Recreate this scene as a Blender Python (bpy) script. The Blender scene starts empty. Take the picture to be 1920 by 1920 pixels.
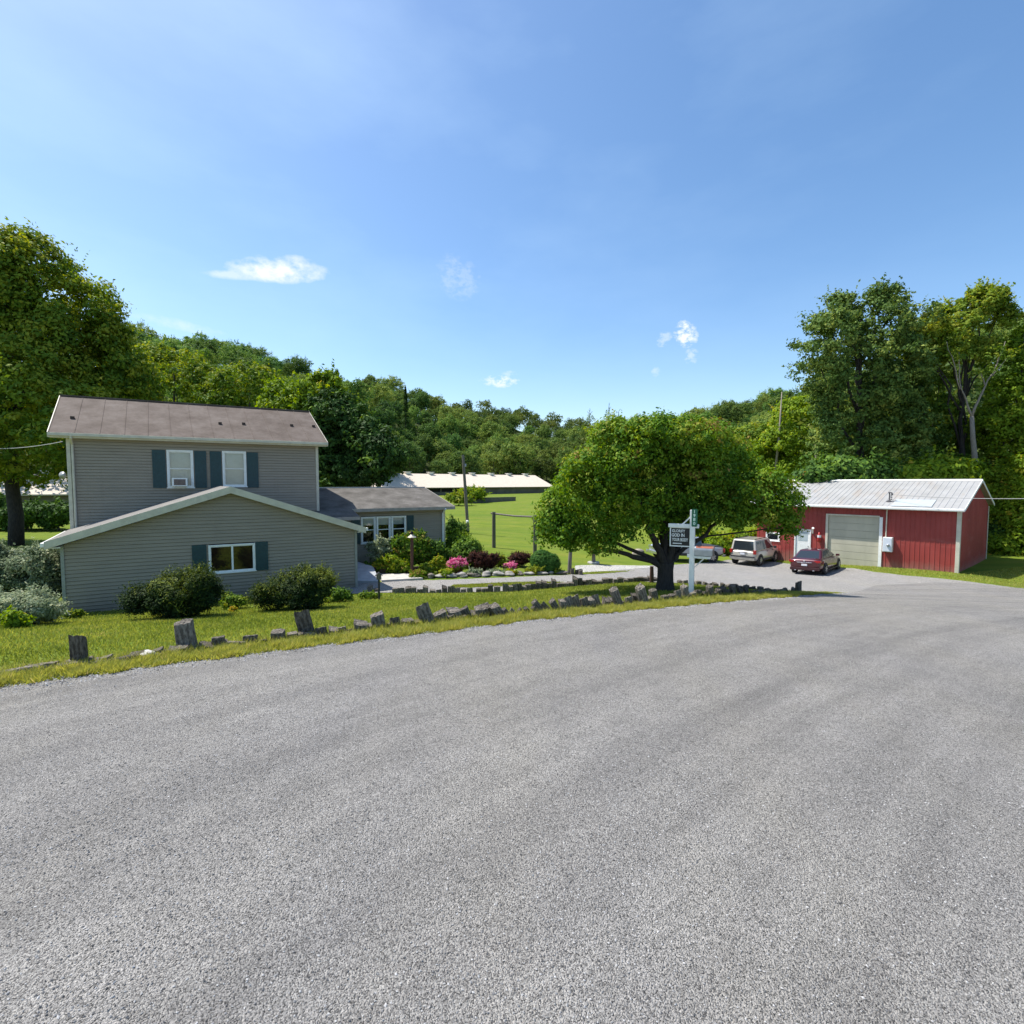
import bpy, bmesh, math, random
import numpy as np
from mathutils import Vector, Matrix
from mathutils.geometry import delaunay_2d_cdt
rnd = random.Random(7)
C = bpy.context.scene.collection
# ---------------------------------------------------------------- camera maths (used only to read distances off the view)
EYE = np.array([0.0, 0.0, 2.6]); PITCH = math.atan(55/960)
CP, SP = math.cos(PITCH), math.sin(PITCH)
def ray(px, py):
    xr = (px-960)/960.0; yr = (960-py)/960.0
    return np.array([xr, CP+yr*SP, -SP+yr*CP])
# ---------------------------------------------------------------- terrain
CTRL = np.array([(0,0,0),(-6.5,6.5,0),(0.5,11.1,-.4),(5.25,14.2,-.75),(11.4,18.3,-1.45),(26.5,26.5,-2.9),(20,8,-1.0),(-10,-10,.1),
 (10,0,-.35),(-15,0,.25),(32,12,-1.7),(17.4,31,-2.95),(16.4,35.5,-3.1),(25.6,29.5,-2.6),(34,38,-2.7),(8,24,-2.1),(5.6,18.3,-1.25),
 (-6,20.6,-1.8),(-14.5,16.7,-1.75),(-2,21,-1.85),(-1,24.5,-1.8),(-4,28,-1.6),(3,26,-2.0),(-1.2,34,-1.75),(1.5,34,-1.85),(-12,30,-1.5),
 (-30,30,-1.5),(-21,14,-1.2),(-15,8,-.2),(-34,38,-1.4),(10,42,-2.6),(27,50,-2.4),(0,60,-1.5),(-30,60,-1.0),(30,65,-.5),(-8,86,-.9),
 (0,110,-.4),(-30,110,-.3),(40,125,0),(60,60,0),(-60,40,-1.0),(-60,90,-.3),(-50,0,.3),(60,10,-2.5),(0,-50,1),(9,34,-2.6),(12,16,-1.1)], float)
_P = CTRL[:, :2]; _V = CTRL[:, 2]
def _phi(r2): return 0.5*r2*np.log(r2+1e-9)
_n = len(_P); _D = ((_P[:, None]-_P[None])**2).sum(-1)
_A = np.zeros((_n+3, _n+3)); _A[:_n, :_n] = _phi(_D)+np.eye(_n)*4.0
_A[:_n, _n] = 1; _A[:_n, _n+1:] = _P; _A[_n, :_n] = 1; _A[_n+1:, :_n] = _P.T
_W = np.linalg.solve(_A, np.concatenate([_V, np.zeros(3)]))
AZ = np.radians([-90, -60, -45, -37, -24, -12, -3, 5, 13, 19, 24.6, 30, 37.6, 45, 60, 90])
HF = np.array([85, 85, 80, 80, 85, 135, 165, 175, 150, 120, 95, 80, 66, 60, 55, 55.])
HC = np.array([190, 190, 190, 190, 215, 260, 300, 310, 300, 280, 260, 240, 220, 210, 200, 200.])
HH = np.array([33, 33, 33, 33, 37, 38, 35, 28, 26, 25, 26, 28, 33, 36, 40, 40.])
def gz(x, y):
    x = np.atleast_1d(np.asarray(x, float)); y = np.atleast_1d(np.asarray(y, float))
    out = np.zeros(x.shape)
    xc = np.clip(x, -62, 62); yc = np.clip(y, -45, 126)
    fx, fy, fo = xc.ravel(), yc.ravel(), out.ravel()
    for i in range(0, len(fx), 40000):
        a, b = fx[i:i+40000], fy[i:i+40000]
        r2 = (a[:, None]-_P[None, :, 0])**2+(b[:, None]-_P[None, :, 1])**2
        fo[i:i+40000] = _phi(r2)@_W[:_n]+_W[_n]+_W[_n+1]*a+_W[_n+2]*b
    out = fo.reshape(x.shape)
    R = np.hypot(x, y); az = np.arctan2(x, y)
    f = np.interp(az, AZ, HF); c = np.interp(az, AZ, HC); h = np.interp(az, AZ, HH)
    t = np.clip((R-f)/(c-f), 0, 1)
    und = 2.0*np.sin(x*.031+1)*np.sin(y*.027)+1.2*np.sin(x*.07+y*.05)
    hill = (h*(t**1.15*(1.35-.35*t))+und*np.clip(t*3, 0, 1))*(np.abs(az) < 1.7)
    return out+hill
def g1(x, y): return float(gz(x, y)[0])
_TS = np.concatenate([np.arange(2, 60, .05), np.arange(60, 320, .5)])
def G(px, py):
    """point of the ground seen in this direction"""
    d = ray(px, py); p = EYE[None]+d[None]*_TS[:, None]
    h = p[:, 2]-gz(p[:, 0], p[:, 1]); k = np.where(h < 0)[0]
    if len(k) == 0: return Vector(p[-1])
    k = max(k[0], 1); a = h[k-1]/(h[k-1]-h[k]); q = p[k-1]*(1-a)+p[k]*a
    return Vector((q[0], q[1], g1(q[0], q[1])))
def AT(px, py, Y):
    """point in this direction at forward distance Y"""
    d = ray(px, py); return Vector(EYE+d*(Y/d[1]))
# ---------------------------------------------------------------- materials
def newmat(name):
    m = bpy.data.materials.new(name); m.use_nodes = True
    nt = m.node_tree; b = nt.nodes['Principled BSDF']; return m, nt, b
def nd(nt, t, **kw):
    n = nt.nodes.new(t)
    for k, v in kw.items():
        if k in ('inp',):
            for a, b in v.items(): n.inputs[a].default_value = b
        else: setattr(n, k, v)
    return n
def coords(nt, scale=(1, 1, 1), obj=False, rot=(0, 0, 0)):
    g = nd(nt, 'ShaderNodeNewGeometry') if not obj else nd(nt, 'ShaderNodeTexCoord')
    mp = nd(nt, 'ShaderNodeMapping'); mp.inputs['Scale'].default_value = scale; mp.inputs['Rotation'].default_value = rot
    nt.links.new(g.outputs['Position' if not obj else 'Object'], mp.inputs['Vector']); return mp.outputs['Vector']
def ramp(nt, fac, stops, interp='LINEAR'):
    r = nd(nt, 'ShaderNodeValToRGB'); r.color_ramp.interpolation = interp
    e = r.color_ramp.elements
    while len(e) < len(stops): e.new(.5)
    for i, (p, c) in enumerate(stops):
        e[i].position = p; e[i].color = (c[0], c[1], c[2], 1)
    nt.links.new(fac, r.inputs['Fac']); return r.outputs['Color']
def noise(nt, vec, scale, detail=4, rough=.55):
    n = nd(nt, 'ShaderNodeTexNoise'); n.inputs['Scale'].default_value = scale; n.inputs['Detail'].default_value = detail
    n.inputs['Roughness'].default_value = rough; nt.links.new(vec, n.inputs['Vector']); return n.outputs['Fac']
def mixc(nt, fac, a, b, mode='MIX'):
    n = nd(nt, 'ShaderNodeMix', data_type='RGBA', blend_type=mode)
    for k, v in ((0, fac), (6, a), (7, b)):
        if isinstance(v, (int, float)): n.inputs[k].default_value = v
        elif isinstance(v, tuple): n.inputs[k].default_value = (*v, 1)
        else: nt.links.new(v, n.inputs[k])
    return n.outputs[2]
def mth(nt, op, a, b=None, c=None):
    n = nd(nt, 'ShaderNodeMath', operation=op)
    for k, v in enumerate((a, b, c)):
        if v is None: continue
        if isinstance(v, (int, float)): n.inputs[k].default_value = v
        else: nt.links.new(v, n.inputs[k])
    return n.outputs[0]
def bump(nt, b, h, strength=.3, dist=.02):
    n = nd(nt, 'ShaderNodeBump'); n.inputs['Strength'].default_value = strength; n.inputs['Distance'].default_value = dist
    nt.links.new(h, n.inputs['Height']); nt.links.new(n.outputs['Normal'], b.inputs['Normal'])
def mat(name, col, col2=None, rough=.7, scale=3, stretch=(1, 1, 1), bumps=0, metal=0, spec=.5, obj=False, detail=5, lo=.35, hi=.65):
    m, nt, b = newmat(name)
    b.inputs['Roughness'].default_value = rough; b.inputs['Metallic'].default_value = metal
    b.inputs['Specular IOR Level'].default_value = spec
    col2 = col2 or tuple(c*.8 for c in col)
    v = coords(nt, stretch, obj); f = noise(nt, v, scale, detail)
    nt.links.new(ramp(nt, f, [(lo, col), (hi, col2)]), b.inputs['Base Color'])
    if bumps: bump(nt, b, f, bumps)
    return m
def leafmat(name, stops, trans=.35, rough=.65, spec=.12):
    m, nt, b = newmat(name)
    a = nd(nt, 'ShaderNodeAttribute', attribute_name='tint')
    col = ramp(nt, a.outputs['Fac'], stops)
    nt.links.new(col, b.inputs['Base Color']); b.inputs['Roughness'].default_value = rough
    b.inputs['Specular IOR Level'].default_value = spec
    t = nd(nt, 'ShaderNodeBsdfTranslucent'); hs = nd(nt, 'ShaderNodeHueSaturation')
    hs.inputs['Value'].default_value = 1.5; hs.inputs['Saturation'].default_value = 1.1; hs.inputs['Hue'].default_value = .485
    nt.links.new(col, hs.inputs['Color']); nt.links.new(hs.outputs[0], t.inputs['Color'])
    mx = nd(nt, 'ShaderNodeMixShader'); mx.inputs[0].default_value = trans
    nt.links.new(b.outputs[0], mx.inputs[1]); nt.links.new(t.outputs[0], mx.inputs[2])
    nt.links.new(mx.outputs[0], nt.nodes['Material Output'].inputs['Surface']); return m
# ---------------------------------------------------------------- objects
def link(name, me, m=None, parent=None):
    o = bpy.data.objects.new(name, me); C.objects.link(o)
    if m is not None:
        for q in (m if isinstance(m, (list, tuple)) else [m]): me.materials.append(q)
    if parent is not None: o.parent = parent
    return o
def tag(o, label=None, cat=None, group=None, kind=None):
    if label: o['label'] = label
    if cat: o['category'] = cat
    if group: o['group'] = group
    if kind: o['kind'] = kind
    return o
def thing(name, label, cat, loc=(0, 0, 0), rz=0, group=None):
    o = bpy.data.objects.new(name, None); C.objects.link(o); o.empty_display_size = .2
    o.location = loc; o.rotation_euler = (0, 0, rz); return tag(o, label, cat, group)
def copy_tree(o, parent=None):
    c = o.copy(); C.objects.link(c)
    if parent is not None: c.parent = parent
    for ch in list(o.children): copy_tree(ch, c)
    return c
class MB:
    """collects polygons; build() links them as one mesh object, relative to its parent's location"""
    def __init__(s): s.v = []; s.f = []
    def poly(s, pts):
        i = len(s.v); s.v += [tuple(p) for p in pts]; s.f.append(tuple(range(i, i+len(pts))))
    def box8(s, p):     # p: bottom 4 ccw, top 4 ccw
        i = len(s.v); s.v += [tuple(q) for q in p]
        for f in ((3, 2, 1, 0), (4, 5, 6, 7), (0, 1, 5, 4), (1, 2, 6, 5), (2, 3, 7, 6), (3, 0, 4, 7)): s.f.append(tuple(i+k for k in f))
    def box(s, F, a0, a1, b0, b1, z0, z1):
        s.box8([F(a0, b0, z0), F(a1, b0, z0), F(a1, b1, z0), F(a0, b1, z0), F(a0, b0, z1), F(a1, b0, z1), F(a1, b1, z1), F(a0, b1, z1)])
    def slab(s, p, th, up=Vector((0, 0, 1))):
        q = [Vector(a)-up*th for a in p]; s.box8(q+[Vector(a) for a in p])
    def tube(s, pts, rad, n=8, caps=True):
        pts = [Vector(p) for p in pts]
        if not isinstance(rad, (list, tuple)): rad = [rad]*len(pts)
        base = len(s.v); prev = None
        for i, p in enumerate(pts):
            d = (pts[min(i+1, len(pts)-1)]-pts[max(i-1, 0)]).normalized()
            a = d.cross(Vector((0, 0, 1)) if abs(d.z) < .95 else Vector((1, 0, 0))).normalized() if prev is None else (prev-d*prev.dot(d)).normalized()
            prev = a; b = d.cross(a)
            for k in range(n):
                t = 2*math.pi*k/n; s.v.append(tuple(p+(a*math.cos(t)+b*math.sin(t))*rad[i]))
        for i in range(len(pts)-1):
            for k in range(n):
                k2 = (k+1) % n; s.f.append((base+i*n+k, base+i*n+k2, base+(i+1)*n+k2, base+(i+1)*n+k))
        if caps:
            s.f.append(tuple(base+k for k in range(n))[::-1]); e = base+(len(pts)-1)*n; s.f.append(tuple(e+k for k in range(n)))
    def lathe(s, c, prof, n=16, ax='z'):
        base = len(s.v)
        for r, h in prof:
            for k in range(n):
                t = 2*math.pi*k/n; a, b = r*math.cos(t), r*math.sin(t)
                s.v.append((c[0]+a, c[1]+b, c[2]+h) if ax == 'z' else (c[0]+a, c[1]+h, c[2]+b))
        for i in range(len(prof)-1):
            for k in range(n):
                k2 = (k+1) % n; s.f.append((base+i*n+k, base+i*n+k2, base+(i+1)*n+k2, base+(i+1)*n+k))
        s.f.append(tuple(base+k for k in range(n))[::-1]); e = base+(len(prof)-1)*n; s.f.append(tuple(e+k for k in range(n)))
    def build(s, name, m, parent=None, rel=True, smooth=False, bev=0):
        off = Vector((0, 0, 0))
        if parent is not None and rel:
            p = parent
            while p is not None: off = off+p.location; p = p.parent
        me = bpy.data.meshes.new(name); me.from_pydata([tuple(Vector(v)-off) for v in s.v], [], s.f)
        bm = bmesh.new(); bm.from_mesh(me); bmesh.ops.recalc_face_normals(bm, faces=bm.faces); bm.to_mesh(me); bm.free()
        if smooth:
            for f in me.polygons: f.use_smooth = True
        o = link(name, me, m, parent)
        if bev:
            md = o.modifiers.new('bevel', 'BEVEL'); md.width = bev; md.segments = 2; md.limit_method = 'ANGLE'
        return o
def bigmesh(name, co, k, attrs=None):
    """co (N*k,3) verts, k-gons without sharing"""
    n = len(co)//k; me = bpy.data.meshes.new(name)
    me.vertices.add(n*k); me.vertices.foreach_set('co', np.ascontiguousarray(co, np.float32).ravel())
    me.loops.add(n*k); me.loops.foreach_set('vertex_index', np.arange(n*k, dtype=np.int32))
    me.polygons.add(n); me.polygons.foreach_set('loop_start', np.arange(0, n*k, k, dtype=np.int32))
    me.update(calc_edges=True)
    for a, v in (attrs or {}).items():
        at = me.attributes.new(a, 'FLOAT', 'FACE'); at.data.foreach_set('value', np.ascontiguousarray(v, np.float32))
    return me
def unit(v): return v/np.maximum(np.linalg.norm(v, axis=-1, keepdims=True), 1e-9)
def leaf_co(P, N, L, W, rg):
    """diamond leaves: P points, N normals, L lengths"""
    n = len(P); N = unit(N); r = rg.normal(size=(n, 3)); a = unit(np.cross(N, r)); b = np.cross(N, a)
    L = np.asarray(L)[:, None]; w = L*W
    q = np.stack([P-a*L*.5, P-b*w*.5+N*L*.06, P+a*L*.5-N*L*.08, P+b*w*.5+N*L*.06], 1)
    return q.reshape(-1, 3)
def wob(P, fr, rg):
    """smooth pseudo noise in about -1..1"""
    o = np.zeros(len(P))
    for k in range(5):
        v = unit(rg.normal(size=3))*fr*(.7+.35*k); o += np.sin(P@v+rg.uniform(0, 6.28))*(1-.13*k)
    return o/2.4
def crown(ells, nsub, per, sr, leaf, seed, W=.55, inner=.15, out=.35, up=.3, low=-.35, flat=.65, tint0=.5, tvar=.22, lump=.16, gap=-.62, shoots=.10, puff=.75):
    rg = np.random.default_rng(seed); E = np.array(ells, float); area = (E[:, 3]*E[:, 4]+E[:, 5]*E[:, 3]+E[:, 4]*E[:, 5])
    n0 = nsub*3; pick = rg.choice(len(E), n0, p=area/area.sum()); d = unit(rg.normal(size=(n0, 3)))
    bad = d[:, 2] < low; d[bad, 2] *= -1
    inn = rg.random(n0) < inner
    rad = np.where(inn, rg.uniform(.25, .75, n0), rg.uniform(.86, 1.02, n0))
    size = float(np.max(E[:, 3:])); fr = 5.5/size
    P = E[pick, :3]+d*E[pick, 3:]*rad[:, None]
    lw = wob(P, fr, rg); P = P+d*E[pick, 3:]*(lw*lump)[:, None]
    keep = np.ones(n0, bool)
    for j in range(len(E)):
        q = np.linalg.norm((P-E[j, :3])/E[j, 3:], axis=1); keep &= ~((q < .70) & (pick != j) & ~inn)
    keep &= inn | (wob(P, fr*1.9, rg) > gap)
    P, d, pick, lw = P[keep][:nsub], d[keep][:nsub], pick[keep][:nsub], lw[keep][:nsub]; m = len(P)
    srs = sr*rg.uniform(.55, 1.5, m)
    st = tint0+rg.normal(size=m)*tvar*.75+wob(P, fr*.8, rg)*tvar*.5
    o = unit(rg.normal(size=(m, per, 3)))*(rg.random((m, per, 1))**.4)*srs[:, None, None]*np.array([1, 1, flat])
    LP = (P[:, None]+o).reshape(-1, 3)
    N = (d[:, None]*out+unit(o)*puff+np.array([0, 0, up])+rg.normal(size=(m, per, 3))*.34).reshape(-1, 3)
    L = leaf*rg.uniform(.65, 1.35, len(LP)); t = np.repeat(st, per)+rg.normal(size=len(LP))*tvar*.45
    ns = int(m*shoots)
    if ns:
        k = rg.integers(0, m, ns*3); k = k[lw[k] > -.1][:ns]; ns = len(k); q = 7; dd = unit(d[k]*.9+rg.normal(size=(ns, 3))*.35+np.array([0, 0, .25]))
        ln = sr*rg.uniform(1.0, 2.3, ns); f = np.linspace(.3, 1, q)
        SP = P[k][:, None]+dd[:, None]*(ln[:, None]*f)[:, :, None]+rg.normal(size=(ns, q, 3))*sr*.10
        LP = np.concatenate([LP, SP.reshape(-1, 3)]); N = np.concatenate([N, (rg.normal(size=(ns*q, 3))+np.array([0, 0, .5]))])
        L = np.concatenate([L, leaf*rg.uniform(.6, 1.1, ns*q)]); t = np.concatenate([t, np.repeat(st[k]+.08, q)+rg.normal(size=ns*q)*tvar*.4])
    return LP, N, L, np.clip(t, 0.01, .99), W
def crown_mesh(name, sets, seed=1):
    rg = np.random.default_rng(seed); cs = []; ts = []
    for LP, N, L, t, W in sets: cs.append(leaf_co(LP, N, L, W, rg)); ts.append(t)
    return bigmesh(name, np.concatenate(cs), 4, {'tint': np.concatenate(ts)})
# ---------------------------------------------------------------- camera, sun, sky
cam = bpy.data.cameras.new('camera'); co_ = bpy.data.objects.new('camera', cam); C.objects.link(co_)
co_.location = EYE; co_.rotation_euler = (math.pi/2-PITCH, 0, 0)
cam.sensor_width = 36; cam.lens = 18.0; cam.clip_end = 3000; cam.clip_start = .05
bpy.context.scene.camera = co_
sc = bpy.context.scene
sc.view_settings.view_transform = 'Standard'; sc.view_settings.look = 'None'; sc.view_settings.exposure = EXPO = 0.68
SUNEL = math.radians(61); SUNAZ = math.radians(160)     # azimuth counted from +X
sd = Vector((math.cos(SUNAZ)*math.cos(SUNEL), math.sin(SUNAZ)*math.cos(SUNEL), math.sin(SUNEL)))
sl = bpy.data.lights.new('sun', 'SUN'); sl.energy = 4.6; sl.angle = math.radians(.53); sl.color = (1, .96, .89)
so = bpy.data.objects.new('sun', sl); C.objects.link(so); so.rotation_euler = (-sd).to_track_quat('-Z', 'Y').to_euler()
so.location = (-40, 30, 80)
w = bpy.data.worlds.new('World'); sc.world = w; w.use_nodes = True; nt = w.node_tree
bg = nt.nodes['Background']; sky = nd(nt, 'ShaderNodeTexSky', sky_type='NISHITA'); sky.sun_disc = False
sky.sun_elevation = SUNEL; sky.sun_rotation = math.pi/2-SUNAZ; sky.altitude = 300; sky.air_density = 1.0; sky.dust_density = 1.1; sky.ozone_density = 1.0
tc = nd(nt, 'ShaderNodeTexCoord'); D = tc.outputs['Generated']
def vdot(v):
    n = nd(nt, 'ShaderNodeVectorMath', operation='DOT_PRODUCT'); nt.links.new(D, n.inputs[0]); n.inputs[1].default_value = v; return n.outputs['Value']
mp = nd(nt, 'ShaderNodeMapping'); mp.inputs['Scale'].default_value = (1, 1, 1.6); nt.links.new(D, mp.inputs[0])
nz = noise(nt, mp.outputs[0], 22, 6, .62); nz2 = noise(nt, mp.outputs[0], 60, 3, .6)
nzs = noise(nt, mp.outputs[0], 75, 5, .65); tot = None
#        px   py   half w, half h, tilt, strength
for px, py, hw, hh, tilt, st in [(520, 506, 88, 23, .10, 1.0), (555, 500, 48, 20, 0, .8), (450, 516, 60, 9, .12, .5), (938, 715, 36, 11, 0, .75), (955, 700, 16, 5, 0, .3),
        (1286, 626, 20, 24, .5, .95), (1245, 636, 16, 14, .6, .35), (1296, 668, 14, 14, 0, .4), (1230, 698, 9, 9, 0, .3), (330, 608, 85, 11, -.1, .30), (860, 520, 42, 36, -.6, .17)]:
    d = Vector(ray(px, py)).normalized(); r = d.cross(Vector((0, 0, 1))).normalized(); u_ = r.cross(d).normalized()
    r, u_ = r*math.cos(tilt)+u_*math.sin(tilt), u_*math.cos(tilt)-r*math.sin(tilt)
    k = 1/Vector(ray(px, py)).length
    a = mth(nt, 'MULTIPLY', vdot(r), 960/hw/k); b = mth(nt, 'MULTIPLY', vdot(u_), 960/hh/k)
    q = mth(nt, 'ADD', mth(nt, 'MULTIPLY', a, a), mth(nt, 'MULTIPLY', b, b))
    q = mth(nt, 'SUBTRACT', 1.0, q); front = mth(nt, 'GREATER_THAN', vdot(d), .5)
    q = mth(nt, 'MULTIPLY', mth(nt, 'ADD', q, .35), mth(nt, 'ADD', .25, mth(nt, 'MULTIPLY', mth(nt, 'MAXIMUM', mth(nt, 'SUBTRACT', nz if hw > 45 else nzs, .34), 0.0), 5.0))); q = mth(nt, 'ADD', q, mth(nt, 'ADD', -.30, mth(nt, 'MULTIPLY', mth(nt, 'SUBTRACT', nz2 if hw > 45 else nzs, .5), 1.0 if hw > 45 else 2.2)))
    n_ = nd(nt, 'ShaderNodeMath', operation='MULTIPLY'); n_.use_clamp = True
    nt.links.new(mth(nt, 'MULTIPLY', mth(nt, 'MAXIMUM', q, 0.0), front), n_.inputs[0]); n_.inputs[1].default_value = .62
    q = mth(nt, 'MULTIPLY', mth(nt, 'SMOOTH_MIN', n_.outputs[0], 1.0, .3), st); tot = q if tot is None else mth(nt, 'MAXIMUM', tot, q)
# thin cirrus veil, denser towards the sun
mp2 = nd(nt, 'ShaderNodeMapping'); mp2.inputs['Scale'].default_value = (1.2, .8, 3.2); mp2.inputs['Rotation'].default_value = (.3, .5, .9); nt.links.new(D, mp2.inputs[0])
ci = noise(nt, mp2.outputs[0], 1.7, 7, .55)
ci = mth(nt, 'MAXIMUM', mth(nt, 'MULTIPLY', mth(nt, 'SUBTRACT', ci, .42), .75), 0.0)
sv = mth(nt, 'MAXIMUM', mth(nt, 'ADD', vdot(tuple(sd)), .12), 0.06); ci = mth(nt, 'MULTIPLY', ci, sv)
sat = nd(nt, 'ShaderNodeHueSaturation'); sat.inputs['Saturation'].default_value = 1.18; sat.inputs['Hue'].default_value = .498; nt.links.new(sky.outputs[0], sat.inputs['Color'])
c1 = mixc(nt, ci, sat.outputs[0], (4.2, 5.6, 6.8)); c2 = mixc(nt, tot, c1, (5.2, 5.4, 5.7))
nt.links.new(c2, bg.inputs['Color']); bg.inputs['Strength'].default_value = .132
# ---------------------------------------------------------------- ground sheets
def inpoly(P, x, y):
    r = np.zeros(len(x), bool); n = len(P)
    for i in range(n):
        x1, y1 = P[i]; x2, y2 = P[(i+1) % n]
        if y1 == y2: continue
        c = ((y1 > y) != (y2 > y)) & (x < (x2-x1)*(y-y1)/(y2-y1)+x1); r ^= c
    return r
def sheet(name, poly, off, step, m, jit=0.0, seed=0):
    rr = random.Random(seed); B = []
    for i in range(len(poly)):
        a, b = Vector(poly[i][:2]), Vector(poly[(i+1) % len(poly)][:2]); L = (b-a).length; n = max(1, int(L/(step*.5)))
        n = min(n, 400)
        for k in range(n):
            p = a.lerp(b, k/n); B.append((p.x+rr.uniform(-jit, jit), p.y+rr.uniform(-jit, jit)))
    xs = [p[0] for p in B]; ys = [p[1] for p in B]
    gx, gy = np.meshgrid(np.arange(min(xs), max(xs), step), np.arange(min(ys), max(ys), step)); gx, gy = gx.ravel(), gy.ravel()
    k = inpoly(B, gx, gy); pts = [Vector(p) for p in B]+[Vector((a, b)) for a, b in zip(gx[k], gy[k])]
    nb = len(B); r = delaunay_2d_cdt(pts, [(i, (i+1) % nb) for i in range(nb)], [], 1, 1e-4)
    vx = np.array([v.x for v in r[0]]); vy = np.array([v.y for v in r[0]]); z = gz(vx, vy)+off
    me = bpy.data.meshes.new(name); me.from_pydata(list(zip(vx, vy, z)), [], [tuple(f) for f in r[2]])
    for f in me.polygons: f.use_smooth = True
    bm = bmesh.new(); bm.from_mesh(me); bmesh.ops.recalc_face_normals(bm, faces=bm.faces)
    if bm.faces and sum(f.normal.z for f in bm.faces) < 0: bmesh.ops.reverse_faces(bm, faces=bm.faces)
    bm.to_mesh(me); bm.free()
    return link(name, me, m)
# grass ground
m, nt, b = newmat('grass_ground'); v = coords(nt)
big = noise(nt, v, .09, 5); mid = noise(nt, v, .9, 6, .6); fin = noise(nt, v, 14, 5, .7)
ca = ramp(nt, big, [(.35, (.130, .190, .018)), (.5, (.160, .215, .020)), (.66, (.20, .235, .026))])
cb = ramp(nt, mid, [(.3, (.095, .140, .014)), (.5, (.150, .200, .020)), (.72, (.22, .215, .050))])
c = mixc(nt, .5, ca, cb); ln = noise(nt, coords(nt, (.04, .55, 1), rot=(0, 0, .25)), 1.0, 5, .6); c = mixc(nt, 1, c, ramp(nt, ln, [(.3, (.62, .74, .7)), (.5, (1,)*3), (.7, (1.22, 1.08, 1.0))]), 'MULTIPLY'); pt = noise(nt, v, .28, 5, .6); c = mixc(nt, mth(nt, 'MULTIPLY', ramp(nt, pt, [(.55, (0,)*3), (.75, (1,)*3)]), .5), c, (.20, .185, .05)); c = mixc(nt, mth(nt, 'MULTIPLY', fin, .55), c, (.045, .085, .012))
sx = nd(nt, 'ShaderNodeSeparateXYZ'); nt.links.new(v, sx.inputs[0])
hz = nd(nt, 'ShaderNodeMapRange'); hz.inputs[1].default_value = .9; hz.inputs[2].default_value = 2.6; nt.links.new(sx.outputs[2], hz.inputs[0])
c = mixc(nt, hz.outputs[0], c, ramp(nt, mid, [(.4, (.035, .050, .014)), (.6, (.055, .075, .022))]))
nt.links.new(c, b.inputs['Base Color']); b.inputs['Roughness'].default_value = .9; b.inputs['Specular IOR Level'].default_value = .1
bump(nt, b, mth(nt, 'ADD', fin, mid), .6, .06)
M_grass = m
def axis(pos): return np.concatenate([-pos[::-1][:-1], pos])
ax = np.concatenate([np.arange(0, 40, .6), np.arange(40, 130, 2.5), np.arange(130, 700, 9)])
ay = np.concatenate([-np.arange(10, 400, 20)[::-1], np.arange(-9, 42, .6), np.arange(42, 130, 2.0), np.arange(130, 800, 8)])
X, Y = np.meshgrid(axis(ax), ay); Z = gz(X, Y)
nyy, nxx = X.shape; idx = np.arange(nyy*nxx).reshape(nyy, nxx)
fc = np.stack([idx[:-1, :-1], idx[:-1, 1:], idx[1:, 1:], idx[1:, :-1]], -1).reshape(-1, 4)
me = bpy.data.meshes.new('ground'); me.from_pydata(np.stack([X, Y, Z], -1).reshape(-1, 3).tolist(), [], fc.tolist())
for f in me.polygons: f.use_smooth = True
tag(link('ground', me, M_grass), kind='structure')
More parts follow.
